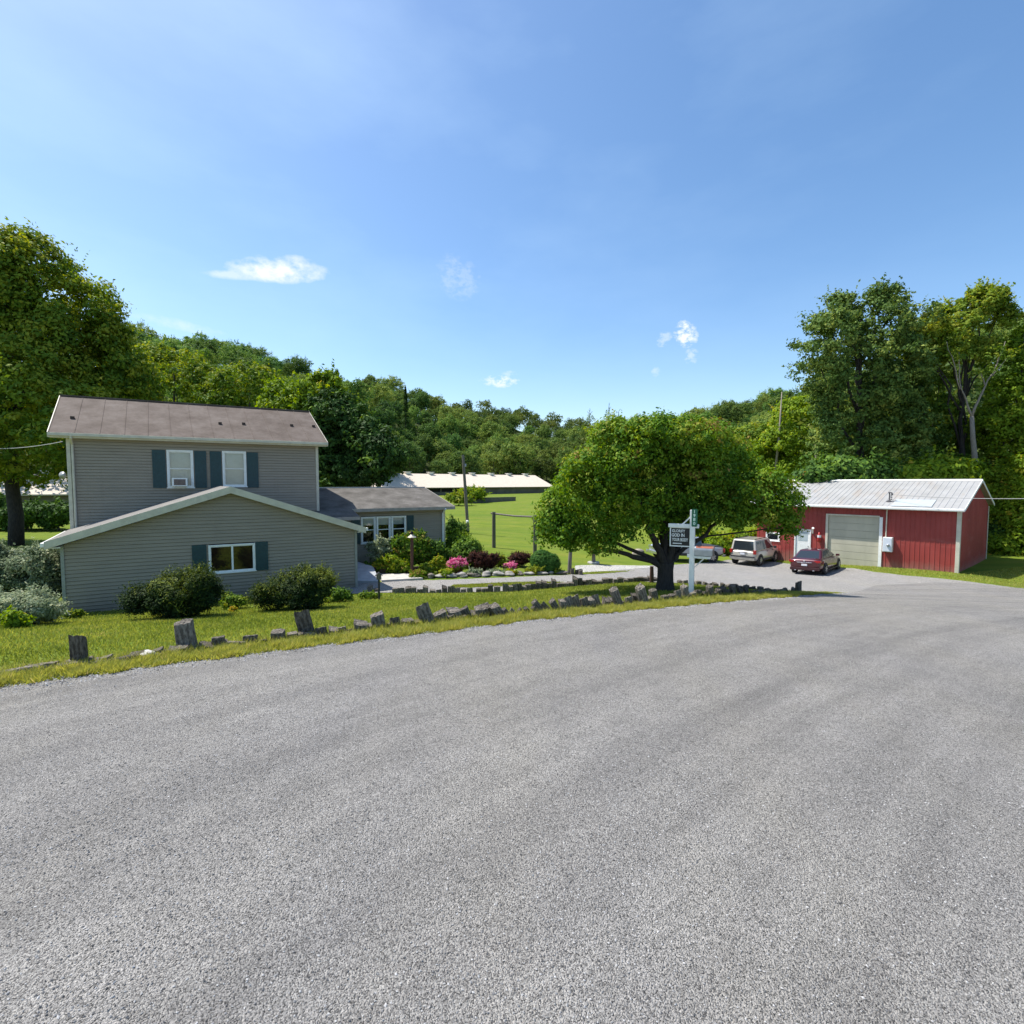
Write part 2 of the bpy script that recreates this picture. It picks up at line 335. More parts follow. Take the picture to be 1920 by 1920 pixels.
# gravel
def gravel(name, base, dark, scale, tracks=True, warm=0.0):
    m, nt, b = newmat(name); v = coords(nt)
    vo = nd(nt, 'ShaderNodeTexVoronoi'); vo.inputs['Scale'].default_value = scale; vo.inputs['Randomness'].default_value = 1; nt.links.new(v, vo.inputs['Vector'])
    bw = nd(nt, 'ShaderNodeSeparateColor'); nt.links.new(vo.outputs['Color'], bw.inputs[0])
    st = ramp(nt, bw.outputs[0], [(0, dark), (.16, tuple(q*.52 for q in base)), (.45, base), (.85, tuple(q*1.28 for q in base)), (1, tuple(min(q*1.5, .8) for q in base))])
    vo2 = nd(nt, 'ShaderNodeTexVoronoi'); vo2.inputs['Scale'].default_value = scale*.45; nt.links.new(v, vo2.inputs['Vector'])
    bw2 = nd(nt, 'ShaderNodeSeparateColor'); nt.links.new(vo2.outputs['Color'], bw2.inputs[0])
    st = mixc(nt, .8, st, ramp(nt, bw2.outputs[1], [(0, (.58,)*3), (.3, (.9,)*3), (1, (1.12,)*3)]), 'MULTIPLY')
    n1 = noise(nt, v, .35, 6, .6); n2 = noise(nt, v, 2.6, 5, .65)
    st = mixc(nt, 1.0, st, ramp(nt, n1, [(.3, (.93,)*3), (.7, (1.06,)*3)]), 'MULTIPLY')
    st = mixc(nt, 1.0, st, ramp(nt, n2, [(.32, (.90, .90, .90)), (.62, (1.04,)*3)]), 'MULTIPLY')
    st = mixc(nt, 1.0, st, ramp(nt, noise(nt, coords(nt, (.5, .12, 1), rot=(0, 0, math.radians(58))), 1.2, 5), [(.35, (1.0, 1.0, 1.0)), (.7, (1.06, 1.045, .99))]), 'MULTIPLY')
    if tracks:
        # wheel tracks follow the road's gentle curve
        s = nd(nt, 'ShaderNodeSeparateXYZ'); nt.links.new(v, s.inputs[0])
        dx = mth(nt, 'SUBTRACT', s.outputs[0], 42.0); dy = mth(nt, 'SUBTRACT', s.outputs[1], -42.0)
        R = mth(nt, 'SQRT', mth(nt, 'ADD', mth(nt, 'MULTIPLY', dx, dx), mth(nt, 'MULTIPLY', dy, dy)))
        R = mth(nt, 'ADD', R, mth(nt, 'MULTIPLY', noise(nt, v, .15, 2), .5))
        wv = mth(nt, 'SINE', mth(nt, 'MULTIPLY', R, 2*math.pi/1.9)); wv2 = mth(nt, 'SINE', mth(nt, 'MULTIPLY', R, 2*math.pi/.71))
        wv = mth(nt, 'MULTIPLY', mth(nt, 'ADD', wv, mth(nt, 'MULTIPLY', wv2, .6)), mth(nt, 'ADD', .2, mth(nt, 'MULTIPLY', noise(nt, v, .5, 3), 1.2)))
        st = mixc(nt, 1.0, st, ramp(nt, mth(nt, 'ADD', .5, mth(nt, 'MULTIPLY', wv, .3)), [(0, (.83, .83, .835)), (.35, (.98,)*3), (1, (1.07,)*3)]), 'MULTIPLY')
        an = mth(nt, 'ARCTAN2', dy, dx); cx2 = nd(nt, 'ShaderNodeCombineXYZ'); nt.links.new(mth(nt, 'MULTIPLY', R, 1.5), cx2.inputs[0]); nt.links.new(mth(nt, 'MULTIPLY', an, 7.0), cx2.inputs[1])
        l1 = noise(nt, cx2.outputs[0], 1.0, 6, .62); st = mixc(nt, 1.0, st, ramp(nt, l1, [(.3, (.86, .86, .865)), (.5, (.99,)*3), (.7, (1.07, 1.07, 1.06))]), 'MULTIPLY')
        l2 = noise(nt, cx2.outputs[0], 3.6, 4, .6); st = mixc(nt, 1.0, st, ramp(nt, l2, [(.3, (.90,)*3), (.65, (1.05,)*3)]), 'MULTIPLY')
    nt.links.new(st, b.inputs['Base Color']); b.inputs['Roughness'].default_value = .85; b.inputs['Specular IOR Level'].default_value = .25
    hgt = mth(nt, 'ADD', mth(nt, 'MULTIPLY', vo.outputs['Distance'], -1.0), mth(nt, 'MULTIPLY', vo2.outputs['Distance'], -1.4))
    bump(nt, b, hgt, .9, .010); return m
M_road = gravel('road_gravel', (.268, .256, .242), (.05, .048, .046), 165)
M_drive = gravel('drive_gravel', (.284, .272, .258), (.10, .098, .096), 90, False)
M_path = gravel('path_gravel', (.40, .39, .36), (.2, .2, .18), 34, False)
EDGE = [G(x, y) for x, y in [(0, 1291), (150, 1273), (300, 1251), (450, 1233), (600, 1213), (800, 1190), (1000, 1165), (1150, 1150), (1300, 1136), (1400, 1127), (1480, 1121), (1560, 1114.5), (1588, 1113)]]
LOTN = [G(x, y) for x, y in [(1600, 1066), (1640, 1073), (1700, 1080), (1800, 1089), (1920, 1104)]]
e0 = (EDGE[0]-EDGE[3]).normalized()
road = [(EDGE[0]+e0*60).xy[:]]+[p.xy[:] for p in EDGE]+[G(1640, 1098).xy[:], G(1760, 1092).xy[:], LOTN[-1].xy[:], (34, 27.5), (60, 26), (80, 5), (60, -40), (-70, -60)]
tag(sheet('road', road, .024, .9, M_road, .035, 3), kind='structure')
SOUTH = [G(x, y) for x, y in [(1588, 1113), (1520, 1110), (1440, 1106), (1360, 1101), (1290, 1095), (1200, 1091), (1100, 1098), (1000, 1106), (900, 1111), (800, 1112), (690, 1112), (640, 1116)]]
NORTH = [G(x, y) for x, y in [(640, 1096), (700, 1093), (745, 1090), (850, 1087), (960, 1083), (1060, 1079), (1110, 1072), (1220, 1061), (1300, 1057), (1365, 1050), (1440, 1052), (1500, 1060), (1560, 1064)]]
drive = [p.xy[:] for p in NORTH]+[p.xy[:] for p in LOTN]+[G(1760, 1096).xy[:], G(1640, 1102).xy[:]]+[p.xy[:] for p in SOUTH]
tag(sheet('driveway', drive, .018, .6, M_drive, .05, 4), kind='structure')
path = [G(x, y).xy[:] for x, y in [(1080, 1076), (1078, 1061), (1110, 1060), (1218, 1061.5), (1222, 1065), (1110, 1074)]]
tag(sheet('path', path, .026, .5, M_path, .03, 5), kind='structure')
# strip of grass growing in the middle of the driveway
ISL = [G(x, y).xy[:] for x, y in [(845, 1103), (850, 1098), (940, 1094), (1010, 1092), (1060, 1093), (1000, 1097), (900, 1102)]]
ISL2 = [G(x, y).xy[:] for x, y in [(1062, 1076), (1120, 1073), (1190, 1071), (1130, 1076.5), (1080, 1078)]]
for q in (ISL, ISL2): tag(sheet('grass_strip', q, .034, .3, M_grass, .08, 6), kind='structure')
# ---------------------------------------------------------------- grass blades
M_blade = leafmat('grass_blade', [(0, (.090, .128, .020)), (.35, (.190, .232, .038)), (.65, (.290, .305, .065)), (.85, (.44, .43, .085)), (1, (.50, .40, .18))], .4, .6, .2)
def blades(name, x, y, h, wd, lean, tint, rg, off=0.0):
    n = len(x); z = gz(x, y)+off; a = rg.uniform(0, 2*np.pi, n); b = rg.uniform(0, 2*np.pi, n)
    L = h*lean; base = np.stack([x, y, z], 1); sx_ = np.stack([np.cos(a)*wd, np.sin(a)*wd, np.zeros(n)], 1)
    tip = base+np.stack([np.cos(b)*L, np.sin(b)*L, h], 1)
    co = np.stack([base-sx_, base+sx_, tip], 1).reshape(-1, 3)
    me = bigmesh(name, co, 3, {'tint': np.clip(tint, .01, .99)}); return link(name, me, M_blade)
rg = np.random.default_rng(5)
LAWN = [(-32, 3)]+[p.xy[:] for p in EDGE]+[p.xy[:] for p in SOUTH]+[(-9, 20.5), (-15, 16.5), (-26, 19), (-40, 12)]
def vn(x, y, s, k=0):   # cheap smooth variation
    return (np.sin(x*s+k)+np.sin(y*s*1.3+k*2)+np.sin((x+y)*s*.7+k*3)+np.sin((x-y*.6)*s*1.9+k))/4
N0 = 900000
x = rg.uniform(-34, 14, N0); y = rg.uniform(3, 25, N0); k = inpoly(LAWN, x, y); x, y = x[k], y[k]
dist = np.hypot(x, y); k = (rg.random(len(x)) < np.clip((12/dist)**1.6, .12, 1)) & (x > -y*1.15-2); x, y, dist = x[k], y[k], dist[k]
patch = vn(x, y, 1.1)+.6*vn(x, y, 3.7, 1)
blades('lawn_grass', x, y, rg.uniform(.025, .06, len(x))*(1+dist*.012), .0045*(1+dist*.09), rg.uniform(.2, .9, len(x)), .40+.20*patch+rg.normal(size=len(x))*.16, rg)
tag(bpy.data.objects['lawn_grass'], 'short mown green lawn between the road and the house', 'lawn', kind='stuff')
# verge: taller yellowing grass along the road edge
seg = np.array([p[:2] for p in [EDGE[0]+e0*6]+EDGE]); dl = np.hypot(*np.diff(seg, axis=0).T); cum = np.concatenate([[0], np.cumsum(dl)])
N1 = 330000; s_ = rg.uniform(0, cum[-1], N1)
# more blades nearby
i_ = np.clip(np.searchsorted(cum, s_)-1, 0, len(dl)-1); f_ = (s_-cum[i_])/dl[i_]
bx = seg[i_]+(seg[i_+1]-seg[i_])*f_[:, None]; nn = np.stack([-(seg[i_+1]-seg[i_])[:, 1], (seg[i_+1]-seg[i_])[:, 0]], 1)/dl[i_][:, None]
off_ = rg.beta(1.3, 2.2, N1)*1.25-.06+.10*vn(bx[:, 0], bx[:, 1], 4.2)+.06*vn(bx[:, 0], bx[:, 1], 11, 2)
p = bx+nn*off_[:, None]; x, y = p[:, 0], p[:, 1]
cl = vn(x, y, 7, 3)*.5+vn(x, y, 17, 1)*.5; k = (rg.random(N1) < .50+.9*cl) & ((off_ > .06) | (cl > .1)) & ((off_ < .8) | (rg.random(N1) < .4)); x, y, off_, cl = x[k], y[k], off_[k], cl[k]
fade = np.clip((cum[-1]-s_[k])/5, .3, 1)
blades('verge_grass', x, y, rg.uniform(.03, .13, len(x))*(1+.7*cl)*fade*(1-.3*(off_ > .7)), .0055*(1+np.hypot(x, y)*.06), rg.uniform(.3, 1.1, len(x)), .64+.14*cl-.10*(off_ > .8)+rg.normal(size=len(x))*.14, rg)
tag(bpy.data.objects['verge_grass'], 'ragged yellow green grass verge along the gravel road edge', 'grass', kind='stuff')
# weeds round the house foot, on the drive strips and by the barn
def patchgrass(name, label, poly, n, h, tint, off=.03, wd=.012):
    P = np.array(poly); x = rg.uniform(P[:, 0].min(), P[:, 0].max(), n); y = rg.uniform(P[:, 1].min(), P[:, 1].max(), n); k = inpoly(poly, x, y); x, y = x[k], y[k]
    o = blades(name, x, y, rg.uniform(.5, 1.3, len(x))*h, wd, rg.uniform(.2, .9, len(x)), tint+rg.normal(size=len(x))*.14, rg, off); return tag(o, label, 'grass', kind='stuff')
def tufts(P, name, label):
    xs_, ys_, hs_ = [], [], []
    for px_, py_, r_ in P:
        n = int(110*max(r_, .12)/.12); a = rg.uniform(0, 6.28, n); d = r_*(.9+rg.exponential(.35, n)); xs_.append(px_+np.cos(a)*d); ys_.append(py_+np.sin(a)*d); hs_.append(rg.uniform(.05, .17, n)*np.clip(1.5-d/r_*.35, .4, 1))
    x, y, h = np.concatenate(xs_), np.concatenate(ys_), np.concatenate(hs_)
    return tag(blades(name, x, y, h, .007, rg.uniform(.2, 1, len(x)), .62+rg.normal(size=len(x))*.2, rg), label, 'grass', kind='stuff')
patchgrass('strip_grass', 'low grass strip in the middle of the gravel driveway', ISL, 9000, .05, .45)
patchgrass('strip_grass', 'low grass at the driveway mouth beside the pale path', ISL2, 6000, .05, .5)
BG = [G(x, y).xy[:] for x, y in [(1366, 1049), (1440, 1050), (1500, 1059), (1600, 1065), (1640, 1072), (1700, 1079), (1800, 1088), (1920, 1103), (1990, 1100), (1990, 1050), (1800, 1076), (1650, 1058), (1560, 1050), (1440, 1040)]]
patchgrass('barn_grass', 'sunlit yellow green grass in front of the red barn', BG, 60000, .06, .66, 0, .016)

# loose chippings lying on the road and along its edge
def stones(name, label, x, y, sz, tint, off):
    n = len(x); z = gz(x, y)+off; a = rg.uniform(0, 6.28, n); c = np.stack([x, y, z+sz*.25], 1); u = np.stack([np.cos(a), np.sin(a), rg.uniform(-.3, .3, n)], 1)*(sz*rg.uniform(.7, 1.2, n))[:, None]
    v_ = np.stack([-np.sin(a), np.cos(a), rg.uniform(-.3, .3, n)], 1)*(sz*rg.uniform(.5, .9, n))[:, None]; w_ = np.stack([rg.normal(size=n)*.2, rg.normal(size=n)*.2, np.ones(n)], 1)*(sz*rg.uniform(.4, .7, n))[:, None]
    T_ = []
    for p_, q_, r_ in ((u, v_, w_), (v_, -u, w_), (-u, -v_, w_), (-v_, u, w_)): T_.append(np.stack([c+p_, c+q_, c+r_], 1))
    co = np.stack(T_, 1).reshape(-1, 3); me = bigmesh(name, co, 3, {'tint': np.repeat(tint, 4)}); return tag(link(name, me, M_chip), label, 'gravel', kind='stuff')
m, nt, b = newmat('chippings'); at = nd(nt, 'ShaderNodeAttribute', attribute_name='tint'); nt.links.new(ramp(nt, at.outputs['Fac'], [(0, (.07, .068, .068)), (.5, (.24, .235, .23)), (1, (.48, .47, .46))]), b.inputs['Base Color']); b.inputs['Roughness'].default_value = .9; M_chip = m
N2 = 70000; r_ = 2.2+rg.beta(1.0, 1.6, N2)*12; a_ = rg.uniform(-.95, .95, N2); x, y = r_*np.sin(a_), r_*np.cos(a_); RD = [p_[:2] for p_ in road]; k = inpoly(RD, x, y); x, y = x[k], y[k]
k = rg.random(len(x)) < .5+.5*vn(x, y, 1.7); x, y = x[k], y[k]
stones('loose_gravel', 'loose grey stone chippings scattered over the near road', x, y, rg.uniform(.0035, .0095, len(x)), rg.random(len(x)), .024)
N3 = 16000; s_ = rg.uniform(0, cum[-1], N3); i_ = np.clip(np.searchsorted(cum, s_)-1, 0, len(dl)-1); f_ = (s_-cum[i_])/dl[i_]; bx = seg[i_]+(seg[i_+1]-seg[i_])*f_[:, None]; nn = np.stack([-(seg[i_+1]-seg[i_])[:, 1], (seg[i_+1]-seg[i_])[:, 0]], 1)/dl[i_][:, None]
p = bx+nn*(rg.normal(size=N3)*.16)[:, None]; stones('edge_gravel', 'loose stones strewn where the road meets the grass verge', p[:, 0], p[:, 1], rg.uniform(.005, .02, N3), rg.random(N3), .02)
# ---------------------------------------------------------------- building materials
def sidingmat(name, col, col2):
    m, nt, b = newmat(name); v = coords(nt, (.35, .35, 3)); f = noise(nt, v, 2.2, 6, .65); v2 = coords(nt); g = noise(nt, v2, .7, 4)
    c = ramp(nt, f, [(.3, col2), (.6, col)]); c = mixc(nt, mth(nt, 'MULTIPLY', g, .35), c, tuple(q*.72 for q in col))
    sz = nd(nt, 'ShaderNodeSeparateXYZ'); nt.links.new(v2, sz.inputs[0]); dz = nd(nt, 'ShaderNodeMath', operation='MULTIPLY'); dz.use_clamp = True
    nt.links.new(mth(nt, 'SUBTRACT', mth(nt, 'ADD', -1.75, mth(nt, 'MULTIPLY', noise(nt, v2, 3.0, 6, .65), 1.1)), sz.outputs[2]), dz.inputs[0]); dz.inputs[1].default_value = 1.4
    c = mixc(nt, mth(nt, 'MULTIPLY', dz.outputs[0], .55), c, (.10, .095, .065))
    c = mixc(nt, ramp(nt, noise(nt, coords(nt, (1.3, 1.3, .12)), 2.0, 5), [(.58, (0,)*3), (.75, (.28,)*3)]), c, tuple(q*.6 for q in col))
    nt.links.new(c, b.inputs['Base Color']); b.inputs['Roughness'].default_value = .8; b.inputs['Specular IOR Level'].default_value = .12; return m
M_siding = sidingmat('clapboard_grey', (.345, .298, .240), (.285, .248, .200))
M_trim = mat('trim_putty', (.60, .56, .45), (.50, .46, .37), .5, 4)
M_white = mat('white_paint', (.86, .86, .83), (.78, .78, .75), .45, 6)
M_shut = mat('shutter_blue', (.014, .058, .068), (.010, .044, .052), .5, 10)
M_shingle = mat('grey_shingle', (.17, .17, .175), (.10, .10, .102), .95, 2.2, bumps=.2)
M_roofb = None
def roofmat(name, cols, u, period, dark=.8, rough=.6):
    m, nt, b = newmat(name); v = coords(nt)
    c = ramp(nt, noise(nt, v, 1.3, 7, .65), [(.3, cols[0]), (.5, cols[1]), (.72, cols[2])])
    n2 = noise(nt, v, 9, 6, .7); c = mixc(nt, 1, c, ramp(nt, n2, [(.3, (.86,)*3), (.7, (1.1,)*3)]), 'MULTIPLY')
    nt.links.new(c, b.inputs['Base Color']); b.inputs['Roughness'].default_value = max(rough, .8); b.inputs['Specular IOR Level'].default_value = .12; bump(nt, b, n2, .12); return m
M_roof_brown = roofmat('roof_brown', [(.088, .067, .054), (.125, .099, .083), (.165, .136, .117)], None, 0)
m, nt, b = newmat('glass_dark'); b.inputs['Base Color'].default_value = (.012, .014, .016, 1); b.inputs['Roughness'].default_value = .06; b.inputs['Specular IOR Level'].default_value = .7
M_glass = m
M_blind = mat('blind', (.80, .83, .80), (.72, .75, .72), .8, 3)
M_brown = mat('curtain_brown', (.075, .030, .016), (.04, .018, .010), .9, 3)
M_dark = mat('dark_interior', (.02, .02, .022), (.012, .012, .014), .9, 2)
M_metal = mat('grey_metal', (.42, .43, .44), (.33, .34, .35), .45, 8, metal=.4)
M_conc = mat('concrete', (.42, .40, .37), (.30, .29, .27), .9, 3, bumps=.15)
def siding(mb, F, sL, sR, z0, z1, t, openings=(), pitch=.125, axis='s', side=-1, sl=.026):
    """lapped boards on the plane t; sL(z), sR(z) bound the wall"""
    n = int(math.ceil((z1-z0)/pitch)); zv = Vector((0, 0, 1))
    def Q(s, z, o): return F(s, t+side*o, z) if axis == 's' else F(t+side*o, s, z)
    for k in range(n):
        a, b_ = z0+k*pitch, min(z0+(k+1)*pitch, z1)
        la, ra, lb, rb = sL(a), sR(a), sL(b_), sR(b_)
        if ra-la < .02: continue
        if rb-lb < 0: lb = rb = (lb+rb)/2
        iv = [(la, ra, lb, rb)]; zm = (a+b_)/2
        for o0, o1, q0, q1 in openings:
            if q0 < zm < q1:
                nv = []
                for i in iv:
                    if o1 <= i[0] or o0 >= i[1]: nv.append(i); continue
                    if o0 > i[0]: nv.append((i[0], o0, i[2], o0))
                    if o1 < i[1]: nv.append((o1, i[1], o1, i[3]))
                iv = nv
        for p0, p1, p2, p3 in iv:
            g_ = a+.014; mb.poly([Q(p0, g_, sl), Q(p1, g_, sl), Q(p3, b_, .004), Q(p2, b_, .004)])
            mb.poly([Q(p0, g_, sl), Q(p1, g_, sl), Q(p1, g_, -.035), Q(p0, g_, -.035)]); mb.poly([Q(p0, a, -.035), Q(p1, a, -.035), Q(p1, g_, -.035), Q(p0, g_, -.035)])
            mb.poly([Q(p0, a, .004), Q(p1, a, .004), Q(p1, a, -.035), Q(p0, a, -.035)])
def planehit(px, py, F0, t):
    """frame coordinates (s, z) where this view direction meets the plane t of frame F0"""
    O, u, w_ = F0; d = Vector(ray(px, py)); n = Vector((u.y, -u.x, 0)); o = O+w_*t
    e = Vector(EYE); k = (o-e).dot(n)/d.dot(n); p = e+d*k; r = p-o
    return r.dot(u) if abs(u.dot(w_)) < 1e-6 else r.xy.dot(u.xy), p.z
def frame(O, u, w_): return lambda s, t, z: Vector((O.x+u.x*s+w_.x*t, O.y+u.y*s+w_.y*t, z))
# ---------------------------------------------------------------- the grey house
HO = AT(123, 1158, 16.7); hu = Vector((math.sin(math.radians(59.9)), math.cos(math.radians(59.9)), 0)); hw_ = Vector((-.566, .824, 0))
HF0 = (Vector((HO.x, HO.y, 0)), hu, hw_); F = frame(*HF0)
def S(px, py, t): return planehit(px, py, HF0, t)
def zmean(*a): return sum(S(*q)[1] for q in a)/len(a)
zb = HO.z-.02
def window(parent, F, s0, s1, z0, z1, t, name='window', sash='double', back=M_blind, cols=1, side=-1, fr=.055, mfr=None, blindfrac=None, label=None, inner=M_dark):
    """frame proud of the wall, glass set back, a dark room behind"""
    mfr = mfr or M_white; mb = MB(); o = side*.045; i = -side*.02
    def bx(a0, a1, q0, q1, oo=o, ii=i): mb.box(F, a0, a1, t+min(oo, ii), t+max(oo, ii), q0, q1)
    bx(s0, s0+fr, z0, z1); bx(s1-fr, s1, z0, z1); bx(s0+fr, s1-fr, z1-fr, z1); bx(s0-.03, s1+.03, z0-.04, z0, o*1.5)
    bx(s0+fr, s1-fr, z0, z0+fr*.7)
    f = mb.build('window', mfr, parent, bev=.006)
    if label: f['label'] = label
    pw = (s1-s0-2*fr)/cols; iv = side
    for c in range(cols):
        a0 = s0+fr+pw*c; a1 = a0+pw; sb = MB(); g = .032
        def sx_(p0, p1, q0, q1): sb.box(F, p0, p1, t+min(iv*.025, -iv*.015), t+max(iv*.025, -iv*.015), q0, q1)
        zm = (z0+z1)/2; sx_(a0, a0+g, z0+fr*.7, z1-fr); sx_(a1-g, a1, z0+fr*.7, z1-fr); sx_(a0+g, a1-g, z1-fr-g, z1-fr); sx_(a0+g, a1-g, z0+fr*.7, z0+fr*.7+g)
        if sash == 'double': sx_(a0+g, a1-g, zm-.02, zm+.02)
        sb.build('sash', mfr, f)
        gb = MB(); gb.poly([F(a0+g, t, z0+fr), F(a1-g, t, z0+fr), F(a1-g, t, z1-fr), F(a0+g, t, z1-fr)])
        gb.build('pane', M_pane, f)
    bb = MB(); zt = z1 if blindfrac is None else z1; zbm = z0 if blindfrac is None else z1-(z1-z0)*blindfrac
    bb.poly([F(s0+fr*.5, t-iv*.10, zbm), F(s1-fr*.5, t-iv*.10, zbm), F(s1-fr*.5, t-iv*.10, zt), F(s0+fr*.5, t-iv*.10, zt)])
    bb.build('blind' if back is not M_brown else 'curtain', back, f)
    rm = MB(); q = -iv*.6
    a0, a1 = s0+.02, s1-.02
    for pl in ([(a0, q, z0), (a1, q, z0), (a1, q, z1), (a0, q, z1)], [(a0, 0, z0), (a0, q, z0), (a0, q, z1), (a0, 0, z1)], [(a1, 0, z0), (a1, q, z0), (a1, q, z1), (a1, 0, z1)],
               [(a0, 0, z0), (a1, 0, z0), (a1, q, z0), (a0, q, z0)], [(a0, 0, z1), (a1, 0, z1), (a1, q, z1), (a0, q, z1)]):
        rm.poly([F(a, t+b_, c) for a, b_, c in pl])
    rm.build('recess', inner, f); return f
# clear glass with reflections
m, nt, b = newmat('pane_glass'); tr = nd(nt, 'ShaderNodeBsdfTransparent'); tr.inputs[0].default_value = (.82, .86, .86, 1)
gl = nd(nt, 'ShaderNodeBsdfGlossy'); gl.inputs['Roughness'].default_value = .03; fz = nd(nt, 'ShaderNodeFresnel'); fz.inputs[0].default_value = 1.55
mx = nd(nt, 'ShaderNodeMixShader'); nt.links.new(mth(nt, 'ADD', fz.outputs[0], .05), mx.inputs[0]); nt.links.new(tr.outputs[0], mx.inputs[1]); nt.links.new(gl.outputs[0], mx.inputs[2])
nt.links.new(mx.outputs[0], nt.nodes['Material Output'].inputs['Surface']); M_pane = m
def shutter(parent, F, s0, s1, z0, z1, t, side=-1, label=None):
    mb = MB(); a, b_ = sorted((t+side*.018, t+side*.055)); mb.box(F, s0, s1, a, b_, z0, z1)
    n = int((z1-z0-.12)/.055); c, d = sorted((t+side*.055, t+side*.064))
    for k in range(n): mb.box(F, s0+.045, s1-.045, c, d, z0+.07+k*.055, z0+.07+k*.055+.03)
    mb.box(F, s0, s0+.04, c, d+0 if side < 0 else d, z0, z1); mb.box(F, s1-.04, s1, c, d, z0, z1)
    return mb.build('shutter', M_shut, parent)
house = thing('grey_house', 'two storey grey clapboard house with brown metal roof and blue shutters', 'house', (HO.x, HO.y, 0))
T2 = 4.8; T3 = T2+6.6
# --- front wing wall
sR0 = S(668, 1100, 0)[0]; sPk, zPk = S(432, 925, 0); zl = S(122, 1022, 0)[1]; zr = S(668, 985, 0)[1]
lo_, hi_ = S(392, 1076, 0), S(478, 1018, 0); w0 = (lo_[0], hi_[0], S(435, 1072, 0)[1], S(435, 1020, 0)[1])
def SL(z): return max(0.0, (z-zl)/(zPk-zl)*sPk) if z > zl else 0.0
def SR(z): return sR0 if z < zr else sR0-(z-zr)/(zPk-zr)*(sR0-sPk)
mb = MB(); siding(mb, F, SL, SR, zb-.3, zPk, 0, [(w0[0]+.03, w0[1]-.03, w0[2]+.03, w0[3]-.03)])
siding(mb, F, lambda z: 0.02, lambda z: 11, zb-.3, zl, 0, axis='t'); siding(mb, F, lambda z: 0.02, lambda z: 4.85, zb-.3, zr, sR0, axis='t', side=1)
wall = mb.build('wall', M_siding, house); wall['label'] = 'grey clapboard gable wall of the low front wing'
mb = MB()
M_sage = mat('trim_sage', (.30, .31, .28), (.25, .26, .23), .6, 4)
for s_, zt in ((0, zl), (sR0, zr)): mb = MB(); mb.box(F, s_-.05 if s_ == 0 else s_-.04, s_+.04 if s_ == 0 else s_+.05, -.05, .04, zb-.3, zt); mb.build('corner_board', M_sage, house)
mb = MB(); mb.box(F, -.03, sR0+.03, -.03, .0, zb-.5, zb-.02); mb.build('foundation', M_conc, house)
# wing roof
TF = -.33; pl_ = S(82, 1018, TF); pp = S(432, 912.5, TF); pr = S(686, 989, TF); th = .15
mL = MB(); mR = MB()
A, B_, D_ = (lambda t: F(pl_[0], t, pl_[1]+.02)), (lambda t: F(pp[0], t, pp[1])), (lambda t: F(pr[0], t, pr[1]))
tb = T2+.1
mL.slab([A(TF), B_(TF), B_(tb), A(tb)], .05); mR.slab([B_(TF), D_(TF), D_(tb), B_(tb)], .05)
for q in (mL, mR): q.build('roof', mat('wing_shingle', (.20, .185, .165), (.145, .135, .122), .9, 3, bumps=.2), house)['label'] = 'pale shingled roof slope of the low front wing'
mb = MB()
def rakeboard(P, Q, dz0, dz1, t0, t1, mb):
    p0, q0 = P(t0), Q(t0); p1, q1 = P(t1), Q(t1); up = Vector((0, 0, 1))
    mb.box8([p0-up*dz1, q0-up*dz1, q1-up*dz1, p1-up*dz1, p0-up*dz0, q0-up*dz0, q1-up*dz0, p1-up*dz0])
rakeboard(A, B_, -.01, .24, TF-.03, TF, mb); rakeboard(B_, D_, -.01, .24, TF-.03, TF, mb)
mb.build('fascia', M_trim, house)
mb = MB(); rakeboard(A, B_, .052, .10, TF, 0.02, mb); rakeboard(B_, D_, .052, .10, TF, 0.02, mb)
e1 = F(pl_[0]+.0, 0, 0)
mb.box(F, pl_[0]+.01, .0, TF, tb, pl_[1]-.20, pl_[1]-.155); mb.box(F, sR0, pr[0]-.01, TF, tb, pr[1]-.20, pr[1]-.155)
mb.build('soffit', M_trim, house)
for a, b_, c in ((pl_[0]-.10, pl_[0], pl_[1]), (pr[0], pr[0]+.10, pr[1])): mb = MB(); mb.box(F, a, b_, TF+.02, tb, c-.14, c-.02); mb.build('gutter', M_white, house)
window(house, F, *w0, 0, cols=2, sash='single', back=M_brown, label='double casement window of the low wing with brown curtains', inner=M_brown)
a = S(361, 1070, 0)[0], S(388, 1070, 0)[0]; shutter(house, F, a[0], a[1], w0[2]-.02, w0[3]+.03, 0)
a = S(480, 1070, 0)[0], S(503, 1070, 0)[0]; shutter(house, F, a[0], a[1], w0[2]-.02, w0[3]+.03, 0)
# --- two storey block
s0, s1 = S(131, 900, T2)[0], S(595, 900, T2)[0]; TE = T2-.32; TR = T2+3.3
zE = (S(99, 812, TE)[1]+S(614, 828, TE)[1])/2; zR = (S(105, 741, TR)[1]+S(578, 772, TR)[1])/2
rs0 = (S(98, 812, TE)[0]+S(105, 741, TR)[0])/2; rs1 = (S(615, 829, TE)[0]+S(578, 772, TR)[0])/2
zW = zE-.12
ops = []
for q in ((313, 363, 844, 914), (417, 462, 846, 912)):
    a0, a1 = S(q[0], 880, T2)[0], S(q[1], 880, T2)[0]; m_ = (q[0]+q[1])/2; ops.append((a0, a1, S(m_, q[3], T2)[1], S(m_, q[2], T2)[1]))
mb = MB(); siding(mb, F, lambda z: s0, lambda z: s1, zb, zW, T2, [(o[0]+.03, o[1]-.03, o[2]+.03, o[3]-.03) for o in ops])
gl_ = lambda z: T2 if z < zW else T2+(z-zW)/(zR-zW)*(T3-T2)/2
gr_ = lambda z: T3 if z < zW else T3-(z-zW)/(zR-zW)*(T3-T2)/2
for s_, sd_ in ((s0, -1), (s1, 1)): siding(mb, F, gl_, gr_, zb, zR-.1, s_, axis='t', side=sd_)
siding(mb, F, lambda z: s0, lambda z: s1, zb, zW, T3, side=1)
